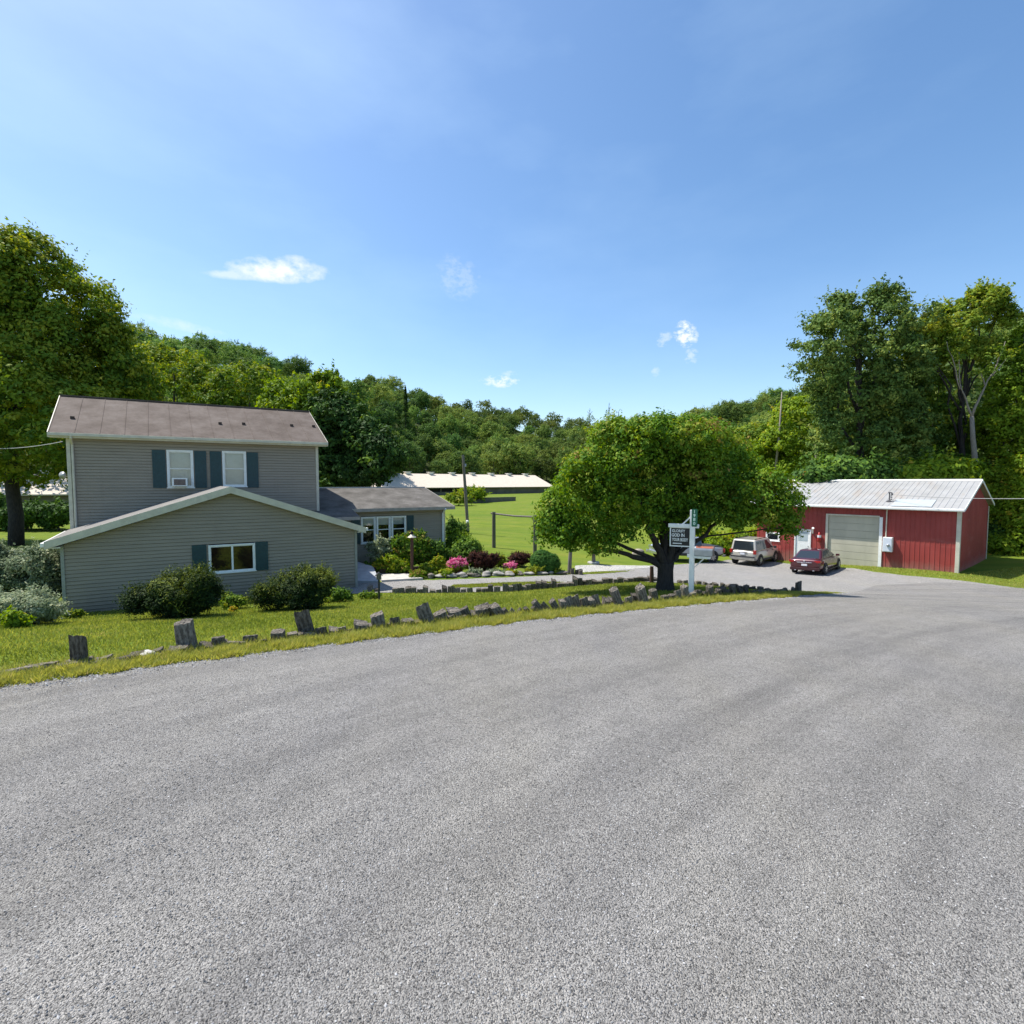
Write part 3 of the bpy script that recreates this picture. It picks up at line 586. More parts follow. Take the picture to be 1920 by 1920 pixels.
mb.build('wall', M_siding, house)['label'] = 'grey clapboard wall of the two storey block'
for s_ in (s0, s1): mb = MB(); mb.box(F, s_-.06, s_+.06, T2-.045, T2+.05, 0, zW); mb.build('corner_board', M_trim, house)
roof = MB(); nn_ = 13
for ta, tb_, za, zc in ((TE, TR, zE, zR), (TR, T3+.32, zR, zE)):
    roof.slab([F(rs0, ta, za), F(rs1, ta, za), F(rs1, tb_, zc), F(rs0, tb_, zc)], .07)
rf = roof.build('roof', M_roof_brown, house); rf['label'] = 'weathered brown metal roof of the two storey block'
mb = MB()
for k in range(nn_+1):
    s_ = rs0+(rs1-rs0)*k/nn_
    if k in (0, nn_): s_ += .02 if k == 0 else -.02
    for ta, tb_, za, zc in ((TE, TR, zE, zR), (TR, T3+.32, zR, zE)):
        mb.box8([F(s_-.016, ta, za+.001), F(s_+.016, ta, za+.001), F(s_+.016, tb_, zc+.001), F(s_-.016, tb_, zc+.001), F(s_-.010, ta, za+.018), F(s_+.010, ta, za+.018), F(s_+.010, tb_, zc+.018), F(s_-.010, tb_, zc+.018)])
mb.box(F, rs0, rs1, TR-.09, TR+.09, zR-.02, zR+.04)
mb.build('seam', M_roof_brown, rf)
for px, py in ((136, 789), (413, 804), (457, 805), (547, 809), (588, 811)):
    f_ = (py-741-(px-105)*.066)/72; t_ = TR+(TE-TR)*f_; z_ = zR+(zE-zR)*f_; s_ = S(px, py, t_)[0]
    mb = MB(); mb.box(F, s_-.07, s_+.07, t_-.05, t_+.05, z_-.02, z_+.09); mb.build('snow_guard', mat('rust_dark', (.07, .045, .035), (.05, .03, .025), .8, 8), rf)
mb = MB(); mb.box(F, rs0, rs1, TE-.03, TE, zE-.20, zE-.005); mb.box(F, rs0, rs1, T3+.32, T3+.35, zE-.20, zE-.005)
for s_ in (rs0-.025, rs1):
    for ta, tb_, za, zc in ((TE, TR, zE, zR), (TR, T3+.32, zR, zE)):
        mb.box8([F(s_, ta, za-.18), F(s_+.025, ta, za-.18), F(s_+.025, tb_, zc-.18), F(s_, tb_, zc-.18), F(s_, ta, za+.01), F(s_+.025, ta, za+.01), F(s_+.025, tb_, zc+.01), F(s_, tb_, zc+.01)])
mb.build('fascia', M_trim, house)
mb = MB(); mb.box(F, rs0+.03, rs1-.03, TE, T2, zE-.2, zE-.16); mb.build('soffit', M_trim, house)
mb = MB(); mb.box(F, rs0, rs1, TE-.13, TE-.031, zE-.13, zE-.03); mb.build('gutter', M_trim, house)
mb = MB(); p = F(s0+.13, T2-.09, zE-.1)
mb.tube([F(s0+.13, TE-.08, zE-.13), F(s0+.13, TE-.08, zE-.2), F(s0+.13, T2-.07, zE-.45), F(s0+.13, T2-.07, .3)], .045, 8); mb.build('downpipe', M_trim, house)
for i, o in enumerate(ops): window(house, F, *o, T2, back=M_blind, fr=.075, label=('left upper window with a window air conditioner' if i == 0 else 'right upper window with white blind'))
for a, b_ in ((286, 311), (365, 387), (394, 415), (463, 484)):
    shutter(house, F, S(a, 880, T2)[0], S(b_, 880, T2)[0], ops[0][2]-.02, ops[0][3]-.02, T2)
ac = MB(); a0, a1 = S(322, 905, T2)[0], S(351, 905, T2)[0]; za = ops[0][2]+.05; ac.box(F, a0, a1, T2-.38, T2-.03, za, za+.36)
ac = ac.build('air_conditioner', M_white, house, bev=.01)
mb = MB(); mb.box(F, a0+.07, a1-.07, T2-.386, T2-.381, za+.05, za+.31)
for k in range(9): mb.box(F, a0+.09, a1-.09, T2-.396, T2-.388, za+.06+k*.027, za+.072+k*.027)
mb.build('grille', mat('grille', (.22, .17, .15), (.16, .12, .11), .6, 9), ac)
# satellite dish / meter on the left side wall
mb = MB(); c_ = F(s0-.28, T2+.5, S(124, 891, T2)[1]); mb.lathe((c_.x, c_.y, c_.z), [(.15, 0), (.12, .05), (.05, .09)], 18, 'y'); mb.tube([c_, F(s0, T2+.7, c_.z-.1)], .02, 6)
mb.build('satellite_dish', M_metal, house, smooth=True)
# --- ranch wing on the right
TW = T2+.5; sw1 = S(833, 1000, TW)[0]; TE2 = TW-.38; TR2 = TW+3.7
zE2 = (S(847, 948, TE2)[1]+S(700, 955, TE2)[1])/2; zR2 = (S(800, 914, TR2)[1]+S(620, 914, TR2)[1])/2; re = (S(847, 950, TE2)[0]+S(800, 914, TR2)[0])/2
wo = []
for q in ((676, 705), (705, 733), (733, 762)): wo.append((S(q[0], 1000, TW)[0]+.02, S(q[1], 1000, TW)[0]-.02, S(718, 1017, TW)[1], S(718, 968, TW)[1]))
mb = MB(); siding(mb, F, lambda z: s1+.02, lambda z: sw1, zb-.3, zE2-.1, TW, [(o[0]+.03, o[1]-.03, o[2]+.03, o[3]-.03) for o in wo])
siding(mb, F, lambda z: TW if z < zE2 else TW+(z-zE2)/(zR2-zE2)*3.6, lambda z: TW+7.4 if z < zE2 else TW+7.4-(z-zE2)/(zR2-zE2)*3.6, zb-.3, zR2-.1, sw1, axis='t', side=1)
mb.build('wall', M_siding, house)['label'] = 'grey clapboard wall of the single storey ranch wing'
mb = MB(); mb.box(F, sw1-.05, sw1+.05, TW-.03, TW+.05, zb-.3, zE2-.12); mb.build('corner_board', M_trim, house)
mb = MB()
for ta, tb_, za, zc in ((TE2, TR2, zE2, zR2), (TR2, TW+7.8, zR2, zE2)): mb.slab([F(s1-.02, ta, za), F(re, ta, za), F(re, tb_, zc), F(s1-.02, tb_, zc)], .08)
# porch extension of the same slope
sx2 = S(660, 957, TE2)[0]; sl_ = (zR2-zE2)/(TR2-TE2); tx = TE2-1.25
mb.slab([F(s1-.9, tx, zE2-sl_*1.25), F(sx2, tx, zE2-sl_*1.25), F(sx2, TE2, zE2-.001), F(s1-.9, TE2, zE2-.001)], .08)
rf = mb.build('roof', roofmat('shingle_weathered', [(.080, .073, .064), (.122, .112, .100), (.175, .162, .146)], None, 0, rough=.9), house); rf['label'] = 'stained grey shingle roof of the ranch wing'
mb = MB(); mb.box(F, sx2, re, TE2-.03, TE2, zE2-.17, zE2-.002); mb.box(F, s1-.9, sx2, tx-.03, tx, zE2-sl_*1.25-.16, zE2-sl_*1.25-.004)
for ta, tb_, za, zc in ((TE2, TR2, zE2, zR2), (TR2, TW+7.8, zR2, zE2)):
    mb.box8([F(re, ta, za-.16), F(re+.03, ta, za-.16), F(re+.03, tb_, zc-.16), F(re, tb_, zc-.16), F(re, ta, za+.01), F(re+.03, ta, za+.01), F(re+.03, tb_, zc+.01), F(re, tb_, zc+.01)])
mb.build('fascia', mat('trim_tan', (.36, .33, .29), (.28, .25, .22), .6, 4), house)
mb = MB(); mb.box(F, s1, re, TE2, TW, zE2-.17, zE2-.14); mb.build('soffit', M_trim, house)
mb = MB(); mb.box(F, s1, re+.02, TR2-.1, TR2+.1, zR2-.03, zR2+.035); mb.build('ridge_cap', M_metal, house)
for i, o in enumerate(wo): window(house, F, *o, TW, back=M_blind, blindfrac=.33, fr=.07, label='sash window of the ranch wing, %s of three' % ('left', 'middle', 'right')[i])
for a, b_ in ((763, 775),): shutter(house, F, S(a, 990, TW)[0], S(b_, 990, TW)[0], wo[0][2]+.25, wo[0][3], TW)
shutter(house, F, wo[0][0]-.5, wo[0][0]-.06, wo[0][2], wo[0][3], TW)
mb = MB(); mb.tube([F(sw1-.12, TE2-.05, zE2-.12), F(sw1-.12, TW-.08, zE2-.4), F(sw1-.12, TW-.08, zb-.1)], .05, 8); mb.build('downpipe', M_white, house)
# ---------------------------------------------------------------- red barn
BO = AT(1795, 1075, 29.5); bu = Vector((-.643, .765, 0)); bw_ = Vector((.765, .643, 0)); BF = (Vector((BO.x, BO.y, 0)), bu, bw_); FB = frame(*BF)
def SB(px, py, t=0):
    O, u, w2 = BF; d = Vector(ray(px, py)); o = O+w2*t; e = Vector(EYE); k = (o-e).dot(w2)/d.dot(w2); p = e+d*k; return (p-o).xy.dot(u.xy), p.z
barn = thing('red_barn', 'long low red metal barn with white ribbed roof and closed garage door', 'barn', (BO.x, BO.y, 0))
zf = BO.z; BL = SB(1419, 1000)[0]; BW = 9.6; OV = .42
ze = (SB(1797, 954, -OV)[1]+SB(1560, 947, -OV)[1])/2; zrb = SB(1650, 900.5, BW/2)[1]
rl = -.25; rh = BL+.4
def redmat():
    m, nt, b = newmat('barn_red'); v = coords(nt, (.6, .6, .35)); c = ramp(nt, noise(nt, v, 1.4, 6, .6), [(.3, (.235, .030, .024)), (.55, (.30, .040, .032)), (.75, (.34, .06, .05))])
    sz = nd(nt, 'ShaderNodeSeparateXYZ'); nt.links.new(coords(nt), sz.inputs[0]); dz = mth(nt, 'SUBTRACT', mth(nt, 'ADD', zf+.05, mth(nt, 'MULTIPLY', noise(nt, coords(nt), 2.5, 5), .9)), sz.outputs[2])
    d2 = nd(nt, 'ShaderNodeMath', operation='MULTIPLY'); d2.use_clamp = True; nt.links.new(dz, d2.inputs[0]); d2.inputs[1].default_value = 1.6; c = mixc(nt, mth(nt, 'MULTIPLY', d2.outputs[0], .45), c, (.30, .22, .17))
    c = mixc(nt, ramp(nt, noise(nt, coords(nt, (.25, .25, 1.2)), 2.2, 7, .7), [(.56, (0,)*3), (.75, (.35,)*3)]), c, (.42, .16, .14))
    nt.links.new(c, b.inputs['Base Color']); b.inputs['Roughness'].default_value = .6; return m
M_red = redmat()
ggl = SB(1548, 1010)[0]; ggr = SB(1653, 1010)[0]; gds = (ggr+.14, ggl-.12); gdz = (zf-.25, SB(1600, 968)[1])
dds = (SB(1519, 1000)[0]+.02, SB(1492, 1000)[0]); ddz = (zf-.35, SB(1505, 994)[1])
wbs = (SB(1462, 1000)[0], SB(1436, 1000)[0]); wbz = (SB(1450, 1014)[1], SB(1450, 998)[1])
mb = MB(); mb.box(FB, 0, BL, 0, .05, zf-.8, zf-.2) if False else None
def holes(a0, a1, hs):   # wall panels round the openings
    xs = sorted(set([a0, a1]+[h[0] for h in hs]+[h[1] for h in hs]))
    for p, q in zip(xs[:-1], xs[1:]):
        h = [k for k in hs if k[0] <= (p+q)/2 <= k[1]]
        if not h: yield p, q, zf-.8, ze-.05
        else:
            if h[0][2] > zf-.3: yield p, q, zf-.8, h[0][2]
            yield p, q, h[0][3], ze-.05
hs = [(gds[0], gds[1], gdz[0]-1, gdz[1]), (dds[0], dds[1], ddz[0]-1, ddz[1]), (wbs[0], wbs[1], wbz[0], wbz[1])]
for p, q, a, b_ in holes(0, BL, hs):
    mb.box(FB, p, q, 0, .06, a, b_)
    n = int((q-p)/.23)
    for k in range(n):
        c_ = p+(k+.5)*(q-p)/n; mb.box8([FB(c_-.03, -.002, a), FB(c_+.03, -.002, a), FB(c_+.03, .0, a), FB(c_-.03, .0, a)] and
            [FB(c_-.03, 0, a), FB(c_-.014, -.018, a), FB(c_+.014, -.018, a), FB(c_+.03, 0, a), FB(c_-.03, 0, b_), FB(c_-.014, -.018, b_), FB(c_+.014, -.018, b_), FB(c_+.03, 0, b_)])
wb = mb.build('wall', M_red, barn); wb['label'] = 'ribbed red front wall of the barn'
mb = MB()
for s_ in (0, BL):
    pts = [FB(s_, 0, zf-.8), FB(s_, BW, zf-.8), FB(s_, BW, ze-.1), FB(s_, BW/2, zrb-.1), FB(s_, 0, ze-.1)]; mb.poly(pts)
    n = 42; sg = -1 if s_ == 0 else 1
    for k in range(n):
        c_ = .1+(k+.5)*(BW-.2)/n; zt = ze-.1+(1-abs(c_-BW/2)/(BW/2))*(zrb-ze)-.02
        mb.box8([FB(s_, c_-.03, zf-.8), FB(s_+sg*.018, c_-.014, zf-.8), FB(s_+sg*.018, c_+.014, zf-.8), FB(s_, c_+.03, zf-.8), FB(s_, c_-.03, zt), FB(s_+sg*.018, c_-.014, zt), FB(s_+sg*.018, c_+.014, zt), FB(s_, c_+.03, zt)])
mb.poly([FB(0, BW, zf-.8), FB(BL, BW, zf-.8), FB(BL, BW, ze-.1), FB(0, BW, ze-.1)])
mb.build('end_wall', M_red, barn)
m, nt, b = newmat('barn_roof_white'); v = coords(nt)
vr = coords(nt, (1, 1, 1), rot=(0, 0, -math.atan2(bu.y, bu.x)))
stx = nd(nt, 'ShaderNodeMapping'); stx.inputs['Scale'].default_value = (1.6, .18, 1); nt.links.new(vr, stx.inputs[0])
f1 = noise(nt, stx.outputs[0], 1.4, 6, .7); f2 = noise(nt, v, .35, 3)
c = ramp(nt, noise(nt, v, 1.1, 5), [(.3, (.31, .306, .298)), (.7, (.39, .387, .38))]); rf_ = mth(nt, 'MULTIPLY', ramp(nt, f1, [(.5, (0, 0, 0)), (.68, (1, 1, 1))]), ramp(nt, f2, [(.44, (0, 0, 0)), (.58, (.8, .8, .8))]))
c = mixc(nt, mth(nt, 'MULTIPLY', rf_, .55), c, (.33, .22, .13)); nt.links.new(c, b.inputs['Base Color']); b.inputs['Roughness'].default_value = .4; b.inputs['Metallic'].default_value = .0; M_broof = m
mb = MB()
for ta, tb_, za, zc in ((-OV, BW/2, ze, zrb), (BW/2, BW+OV, zrb, ze)): mb.slab([FB(rl, ta, za), FB(rh, ta, za), FB(rh, tb_, zc), FB(rl, tb_, zc)], .05)
n = int((rh-rl)/.30)
for k in range(n+1):
    s_ = rl+.03+k*(rh-rl-.06)/n
    for ta, tb_, za, zc in ((-OV, BW/2, ze, zrb), (BW/2, BW+OV, zrb, ze)):
        mb.box8([FB(s_-.035, ta, za), FB(s_+.035, ta, za), FB(s_+.035, tb_, zc), FB(s_-.035, tb_, zc), FB(s_-.015, ta, za+.022), FB(s_+.015, ta, za+.022), FB(s_+.015, tb_, zc+.022), FB(s_-.015, tb_, zc+.022)])
br = mb.build('roof', M_broof, barn)
mb = MB(); mb.slab([FB(rl, BW/2-.22, zrb-.02), FB(rh, BW/2-.22, zrb-.02), FB(rh, BW/2, zrb+.06), FB(rl, BW/2, zrb+.06)], .03); mb.slab([FB(rl, BW/2, zrb+.06), FB(rh, BW/2, zrb+.06), FB(rh, BW/2+.22, zrb-.02), FB(rl, BW/2+.22, zrb-.02)], .03)
mb.build('ridge_cap', M_white, br)
sk = [SB(1672, 951, -OV+.3), SB(1748, 951, -OV+.3)]; kk = (zrb-ze)/(BW/2+OV); t0_, t1_ = -OV+.08, .85
mb = MB(); mb.slab([FB(sk[1][0], t0_, ze+kk*(t0_+OV)+.045), FB(sk[0][0], t0_, ze+kk*(t0_+OV)+.045), FB(sk[0][0], t1_, ze+kk*(t1_+OV)+.045), FB(sk[1][0], t1_, ze+kk*(t1_+OV)+.045)], .015)
mb.build('roof_panel', mat('skylight_panel', (.46, .50, .52), (.41, .45, .47), .35, 3), br)['label'] = 'pale translucent roof panel near the eave'
mb = MB(); mb.box(FB, rl, rh, -OV-.03, -OV, ze-.17, ze-.0); mb.box(FB, rl, rh, -OV-.13, -OV-.031, ze-.12, ze-.03)
mb.box(FB, rl-.03, rl, -OV, BW/2, ze-.1, ze-.1+.001) if False else None
for s_ in (rl-.03, rh):
    for ta, tb_, za, zc in ((-OV, BW/2, ze, zrb), (BW/2, BW+OV, zrb, ze)):
        mb.box8([FB(s_, ta, za-.13), FB(s_+.03, ta, za-.13), FB(s_+.03, tb_, zc-.13), FB(s_, tb_, zc-.13), FB(s_, ta, za+.03), FB(s_+.03, ta, za+.03), FB(s_+.03, tb_, zc+.03), FB(s_, tb_, zc+.03)])
mb.build('fascia', M_white, barn)
M_cream = mat('cream_trim', (.62, .58, .47), (.50, .47, .38), .6, 3)
mb = MB(); mb.box(FB, -.05, .13, -.045, -.02, zf-.5, ze-.15); mb.box(FB, -.06, -.02, -.04, .16, zf-.5, ze-.12); mb.build('corner_trim', M_cream, barn); mb = MB(); mb.box(FB, -.05, -.02, BW-.12, BW+.04, zf-.2, ze-.12); mb.build('corner_trim', M_cream, barn)
mb = MB(); mb.box(FB, gds[1], gds[1]+.14, -.05, .06, zf-.5, gdz[1]+.1); mb.box(FB, gds[0], gds[1], -.05, .06, gdz[1], gdz[1]+.1); mb.build('door_frame', M_cream, barn)
mb = MB(); mb.box(FB, gds[0]-.17, gds[0], -.06, .06, zf-.5, gdz[1]+.02); mb.build('door_frame', M_white, barn)
M_gd = mat('garage_door_cream', (.50, .47, .36), (.40, .38, .29), .6, 1.2, (1, 1, .3))
mb = MB(); nP = 7; dzp = (gdz[1]-gdz[0])/nP
for k in range(nP): mb.box(FB, gds[0], gds[1], .06, .10, gdz[0]+k*dzp+.008, gdz[0]+(k+1)*dzp-.008)
mb.box(FB, gds[0], gds[1], .10, .13, gdz[0], gdz[1]); mb.build('garage_door', M_gd, barn)
fm = MB(); fm.box(FB, dds[0]-.08, dds[0], -.05, .04, zf-.5, ddz[1]+.08); fm.box(FB, dds[1], dds[1]+.08, -.05, .04, zf-.5, ddz[1]+.08); fm.box(FB, dds[0], dds[1], -.05, .04, ddz[1], ddz[1]+.08)
fm.build('door_frame', M_white, barn)
mb = MB(); mb.box(FB, dds[0], dds[1], .01, .05, zf-.4, ddz[1]); dr = mb.build('door', M_white, barn)
mb = MB(); mb.box(FB, dds[0]+.15, dds[1]-.15, -.0, .009, ddz[1]-.75, ddz[1]-.12); mb.build('window', mat('door_light', (.45, .52, .53), (.38, .45, .47), .2, 3), dr)
mb = MB(); p = FB(dds[0]+.1, -.04, ddz[1]-1.1); mb.tube([FB(dds[0]+.09, .01, ddz[1]-1.1), FB(dds[0]+.09, -.06, ddz[1]-1.1)], .03, 10); mb.build('handle', M_metal, dr)
window(barn, FB, *wbs, *wbz, 0, cols=1, sash='single', fr=.09, back=M_dark)
# electric box with conduit, mast on the roof
ebs = (SB(1675, 1020)[0], SB(1657, 1020)[0]); ebz = (SB(1666, 1034)[1], SB(1666, 1007)[1])
mb = MB(); mb.box(FB, ebs[0], ebs[1], -.30, -.02, *ebz); eb = mb.build('electric_box', M_white, barn, bev=.012)
mb = MB(); mb.box(FB, ebs[0]+.04, ebs[1]-.04, -.315, -.301, ebz[0]+.05, ebz[1]-.05); mb.build('cover', mat('box_cover', (.66, .70, .76), (.6, .64, .70), .5, 5), eb)
mb = MB(); cc = FB(ebs[0]+.2, -.34, (ebz[0]+ebz[1])/2-.02); mb.lathe((cc.x, cc.y, cc.z-.06), [(.08, 0), (.09, .03), (.09, .09), (.06, .12)], 14); mb.build('meter', M_metal, eb, smooth=True)
mb = MB(); sc_ = SB(1663, 980)[0]; mb.tube([FB(sc_, -.12, ebz[1]), FB(sc_, -.12, ze-.15)], .035, 8); mb.build('conduit', M_cream, barn)
mast = MB(); ms = SB(1668, 940, .6)[0]; mz = ze+kk*(.5+OV); zt = SB(1668, 924, .5)[1]
mast.tube([FB(ms, .5, mz-.02), FB(ms, .5, zt)], .03, 8); mast.tube([FB(ms, .5, zt-.05), FB(ms+.02, .45, zt+.03), FB(ms-.14, .38, zt), FB(ms-.2, .36, zt-.15)], .045, 8)
for dz_ in (.12, .25, .38): mast.lathe(tuple(FB(ms-.12, .42, mz+dz_)), [(.03, 0), (.06, .02), (.06, .06), (.03, .08)], 10)
mast.lathe(tuple(FB(ms, .5, mz-.02)), [(.16, 0), (.14, .05), (.05, .12)], 12)
mast.build('service_mast', mat('mast_dark', (.06, .06, .065), (.04, .04, .045), .5, 6), barn)
mb = MB(); p0 = FB(ms-.15, .4, zt-.1); p1 = AT(1990, 934, 24.0); pts = []
for k in range(13):
    f_ = k/12; q = p0.lerp(p1, f_); q.z -= .12*4*f_*(1-f_); pts.append(q)
mb.tube(pts, .016, 6); tag(mb.build('power_line', mat('cable_grey', (.35, .35, .35), (.3, .3, .3), .6, 6)), 'overhead cable running right from the mast on the barn roof', 'cable')
# wall light and extinguisher-like lamp
mb = MB(); q = SB(1537, 1006); mb.lathe(tuple(FB(q[0], -.14, q[1]-.35)), [(.08, 0), (.12, .05), (.12, .42), (.07, .55), (.03, .66)], 12)
fx = mb.build('fire_extinguisher', mat('ext_red', (.42, .03, .03), (.36, .025, .025), .35, 4), barn, smooth=True)
mb = MB(); mb.lathe(tuple(FB(q[0], -.14, q[1]-.05)), [(.125, 0), (.125, .16)], 12); mb.build('tag_plate', M_white, fx)
mb = MB(); q = SB(1524, 993); mb.tube([FB(q[0], -.02, q[1]-.25), FB(q[0]-.05, -.2, q[1]), FB(q[0]-.12, -.34, q[1]+.14)], [.05, .05, .08], 8); mb.build('wall_lamp', M_white, barn)
# ---------------------------------------------------------------- long white-roofed buildings in the field
M_wroof = roofmat('white_metal_roof', [(.56, .48, .39), (.61, .53, .43), (.64, .56, .46)], None, 0, rough=.5)
M_tanwall = mat('tan_block', (.20, .18, .15), (.14, .125, .105), .9, .6)
def longbarn(name, label, A0, L, dirv, W, ze_, zr_, zg, nv, doors=True):
    u = dirv.normalized(); w2 = Vector((-u.y, u.x, 0)); FL = frame(A0, u, w2); T = thing(name, label, 'barn', (A0.x, A0.y, 0))
    mb = MB()
    mb.box(FL, 0, L, 0, .2, zg-.8, ze_-1.15); mb.box(FL, 0, L, 0, .2, ze_-.35, ze_)
    n = int(L/3.4)
    for k in range(n+1): mb.box(FL, k*L/n-.12 if k else 0, k*L/n+.12 if k < n else L, 0, .2, ze_-1.15, ze_-.35)
    mb.box(FL, L*.55, L, .003, .203, ze_-1.15, ze_-.35)
    for s_ in (0, L): mb.poly([FL(s_, 0, zg-.8), FL(s_, W, zg-.8), FL(s_, W, ze_), FL(s_, W/2, zr_), FL(s_, 0, ze_)])
    mb.poly([FL(0, W, zg-.8), FL(L, W, zg-.8), FL(L, W, ze_), FL(0, W, ze_)]); mb.build('wall', M_tanwall, T)
    mb = MB(); mb.box(FL, .3, L*.55, .5, .6, ze_-1.15, ze_-.35); mb.build('opening', M_dark, T)
    mb = MB()
    for ta, tb_, za, zc in ((-.6, W/2, ze_-.1, zr_), (W/2, W+.6, zr_, ze_-.1)): mb.slab([FL(-.5, ta, za), FL(L+.5, ta, za), FL(L+.5, tb_, zc), FL(-.5, tb_, zc)], .12)
    rf = mb.build('roof', M_wroof, T)
    for k in range(nv):
        s_ = L*(k+.45)/nv; mb = MB(); mb.box(FL, s_-.55, s_+.55, W/2-.5, W/2+.5, zr_-.1, zr_+.35); mb.box(FL, s_-.75, s_+.75, W/2-.7, W/2+.7, zr_+.35, zr_+.45); mb.build('ridge_vent', M_white, rf)
    return T
longbarn('poultry_house', 'very long low building with bright white metal roof across the green field', Vector((-31.5, 105, 0)), 58, Vector((.735, .678, 0)), 14, 1.6, 4.75, -.5, 9)
longbarn('farm_shed', 'white roofed shed partly hidden behind the big left tree', Vector((-64, 46, 0)), 20, Vector((.90, .43, 0)), 8, 1.5, 3.5, -1.2, 3)
# block planter wall in the field
mb = MB(); P0 = AT(882, 946, 86); P1 = AT(967, 943, 92); u = (P1-P0).normalized(); FP = frame(P0, u, Vector((-u.y, u.x, 0))); L = (P1-P0).length
zt = P0.z+1.05; mb.box(FP, 0, L, 0, .25, P0.z-.6, zt); mb.box(FP, 0, .25, .25, 3.2, P0.z-.6, zt); mb.box(FP, L-.25, L, .25, 3.2, P0.z-.6, zt); mb.box(FP, -.03, L+.03, -.03, .28, zt, zt+.08)
tag(mb.build('block_wall', mat('block_grey', (.17, .16, .14), (.12, .115, .10), .9, 1.5)), 'low grey block planter wall in the green field', 'wall')
# ---------------------------------------------------------------- old timbers along the lawn
m, nt, b = newmat('old_timber'); oi = nd(nt, 'ShaderNodeObjectInfo'); v = coords(nt, (9, 9, 1.2), True)
f = noise(nt, v, 3.5, 6, .7); v2 = coords(nt, (1, 1, 1), True)
c = ramp(nt, f, [(.3, (.028, .023, .019)), (.46, (.095, .082, .068)), (.6, (.185, .165, .138)), (.8, (.30, .28, .24))])
rv = mth(nt, 'ADD', .7, mth(nt, 'MULTIPLY', oi.outputs['Random'], .9)); cb_ = nd(nt, 'ShaderNodeCombineColor')
for k in range(3): nt.links.new(rv, cb_.inputs[k])
c = mixc(nt, 1.0, c, cb_.outputs[0], 'MULTIPLY'); nt.links.new(c, b.inputs['Base Color']); b.inputs['Roughness'].default_value = .95; b.inputs['Specular IOR Level'].default_value = .1
bump(nt, b, f, .7, .03); M_timber = m
M_timber_pale = mat('pale_timber', (.42, .40, .36), (.20, .185, .16), .95, 3.5, (9, 9, 1.2), .6, obj=True)
def timber_mesh(name, seed, rnd_=.0, slant=.12):
    """weathered tie end of unit height and about 0.2 m width, split and worn at the top"""
    r = random.Random(seed); nz_, ns = 5, 5; per = []
    for i in range(ns): per.append((-1+2*i/ns, -1))
    for i in range(ns): per.append((1, -1+2*i/ns))
    for i in range(ns): per.append((1-2*i/ns, 1))
    for i in range(ns): per.append((-1, 1-2*i/ns))
    mb = MB(); n = len(per); gro = [1-abs(r.gauss(0, .05)) for _ in per]; ph = r.uniform(0, 6); lean = (r.uniform(-1, 1)*slant, r.uniform(-1, 1)*slant)
    cr = .22
    for k in range(nz_+1):
        z = k/nz_; tw = 1-.05*z
        for i, (a, b_) in enumerate(per):
            L = max(abs(a), abs(b_)); rr_ = math.hypot(a, b_); q = (1-cr)+cr*(1/rr_ if rr_ > 1 else 1)
            g = gro[i]*tw*q*(1-.06*math.sin(ph+i*2.1+z*3)**2); zz = z*(1.0+(lean[0]*a+lean[1]*b_+r.uniform(-.04, .03)) if k == nz_ else 1)
            if k == 0: zz = -.25
            mb.v.append((a*g*.1, b_*g*.1, zz))
    for k in range(nz_):
        for i in range(n): j = (i+1) % n; mb.f.append((k*n+i, k*n+j, (k+1)*n+j, (k+1)*n+i))
    # worn, uneven end grain
    base = nz_*n; inner = []
    for i, (a, b_) in enumerate(per): mb.v.append((a*.055, b_*.055, 1+(lean[0]*a+lean[1]*b_)*.5+r.uniform(-.05, .04))); inner.append(len(mb.v)-1)
    for i in range(n): j = (i+1) % n; mb.f.append((base+i, base+j, inner[j], inner[i]))
    mb.f.append(tuple(inner))
    me = bpy.data.meshes.new(name); me.from_pydata(mb.v, [], mb.f); bm = bmesh.new(); bm.from_mesh(me); bmesh.ops.recalc_face_normals(bm, faces=bm.faces); bm.to_mesh(me); bm.free()
    me.materials.append(M_timber); return me
TM = [timber_mesh('timber', 20+i, slant=.06+.05*i % .2) for i in range(9)]
def timber(px, base, h, w_, tilt=0, name='timber_stub', label=None, group=None, k=None, dep=0.85, pale=False, yaw=None, cat='timber', back=0):
    g = G(px, base); Y = g.y; hgt = h/960*Y*(1.02 if px < 880 else 1.22); wd = w_*1.12/960*Y
    o = bpy.data.objects.new(name, TM[rnd.randrange(9) if k is None else k]); C.objects.link(o)
    o.location = (g.x, g.y, g.z-.02); o.scale = (wd/.2, min(wd, .24)/.2*dep, hgt)
    ax_ = math.atan2(.55, .835)
    o.rotation_euler = (math.radians(rnd.uniform(-5, 5)), math.radians(tilt), (ax_*.6 if yaw is None else yaw)+rnd.uniform(-.2, .2))
    tag(o, label, cat, group); return o
tall = [(150, 1248, 60, 23, 0, 'upright squared timber post, farthest left, weathered dark grey'), (353, 1221, 59, 31, -7, 'thick timber post leaning left in front of the left yew bush'),
 (578, 1193, 51, 27, -13, 'tall leaning timber post below the right yew bush'), (712, 1179, 30, 24, -10, 'split timber post left of the fourth tall leaning post'),
 (803, 1169, 38, 25, -17, 'leaning flat topped timber post on the lawn edge below the bird house'), (1163, 1139, 34, 15, -22, 'slim pale timber post leaning left before the spreading tree'),
 (1208, 1133, 31, 16, -18, 'leaning timber post just left of the spreading tree trunk'), (1228, 1127, 20, 13, -14, 'short leaning timber post at the foot of the spreading tree'),
 (1286, 1121, 20, 12, -10, 'short timber post beside the white mailbox post'), (1497, 1114, 20, 9, 0, 'small upright dark timber post at the right tip of the lawn')]
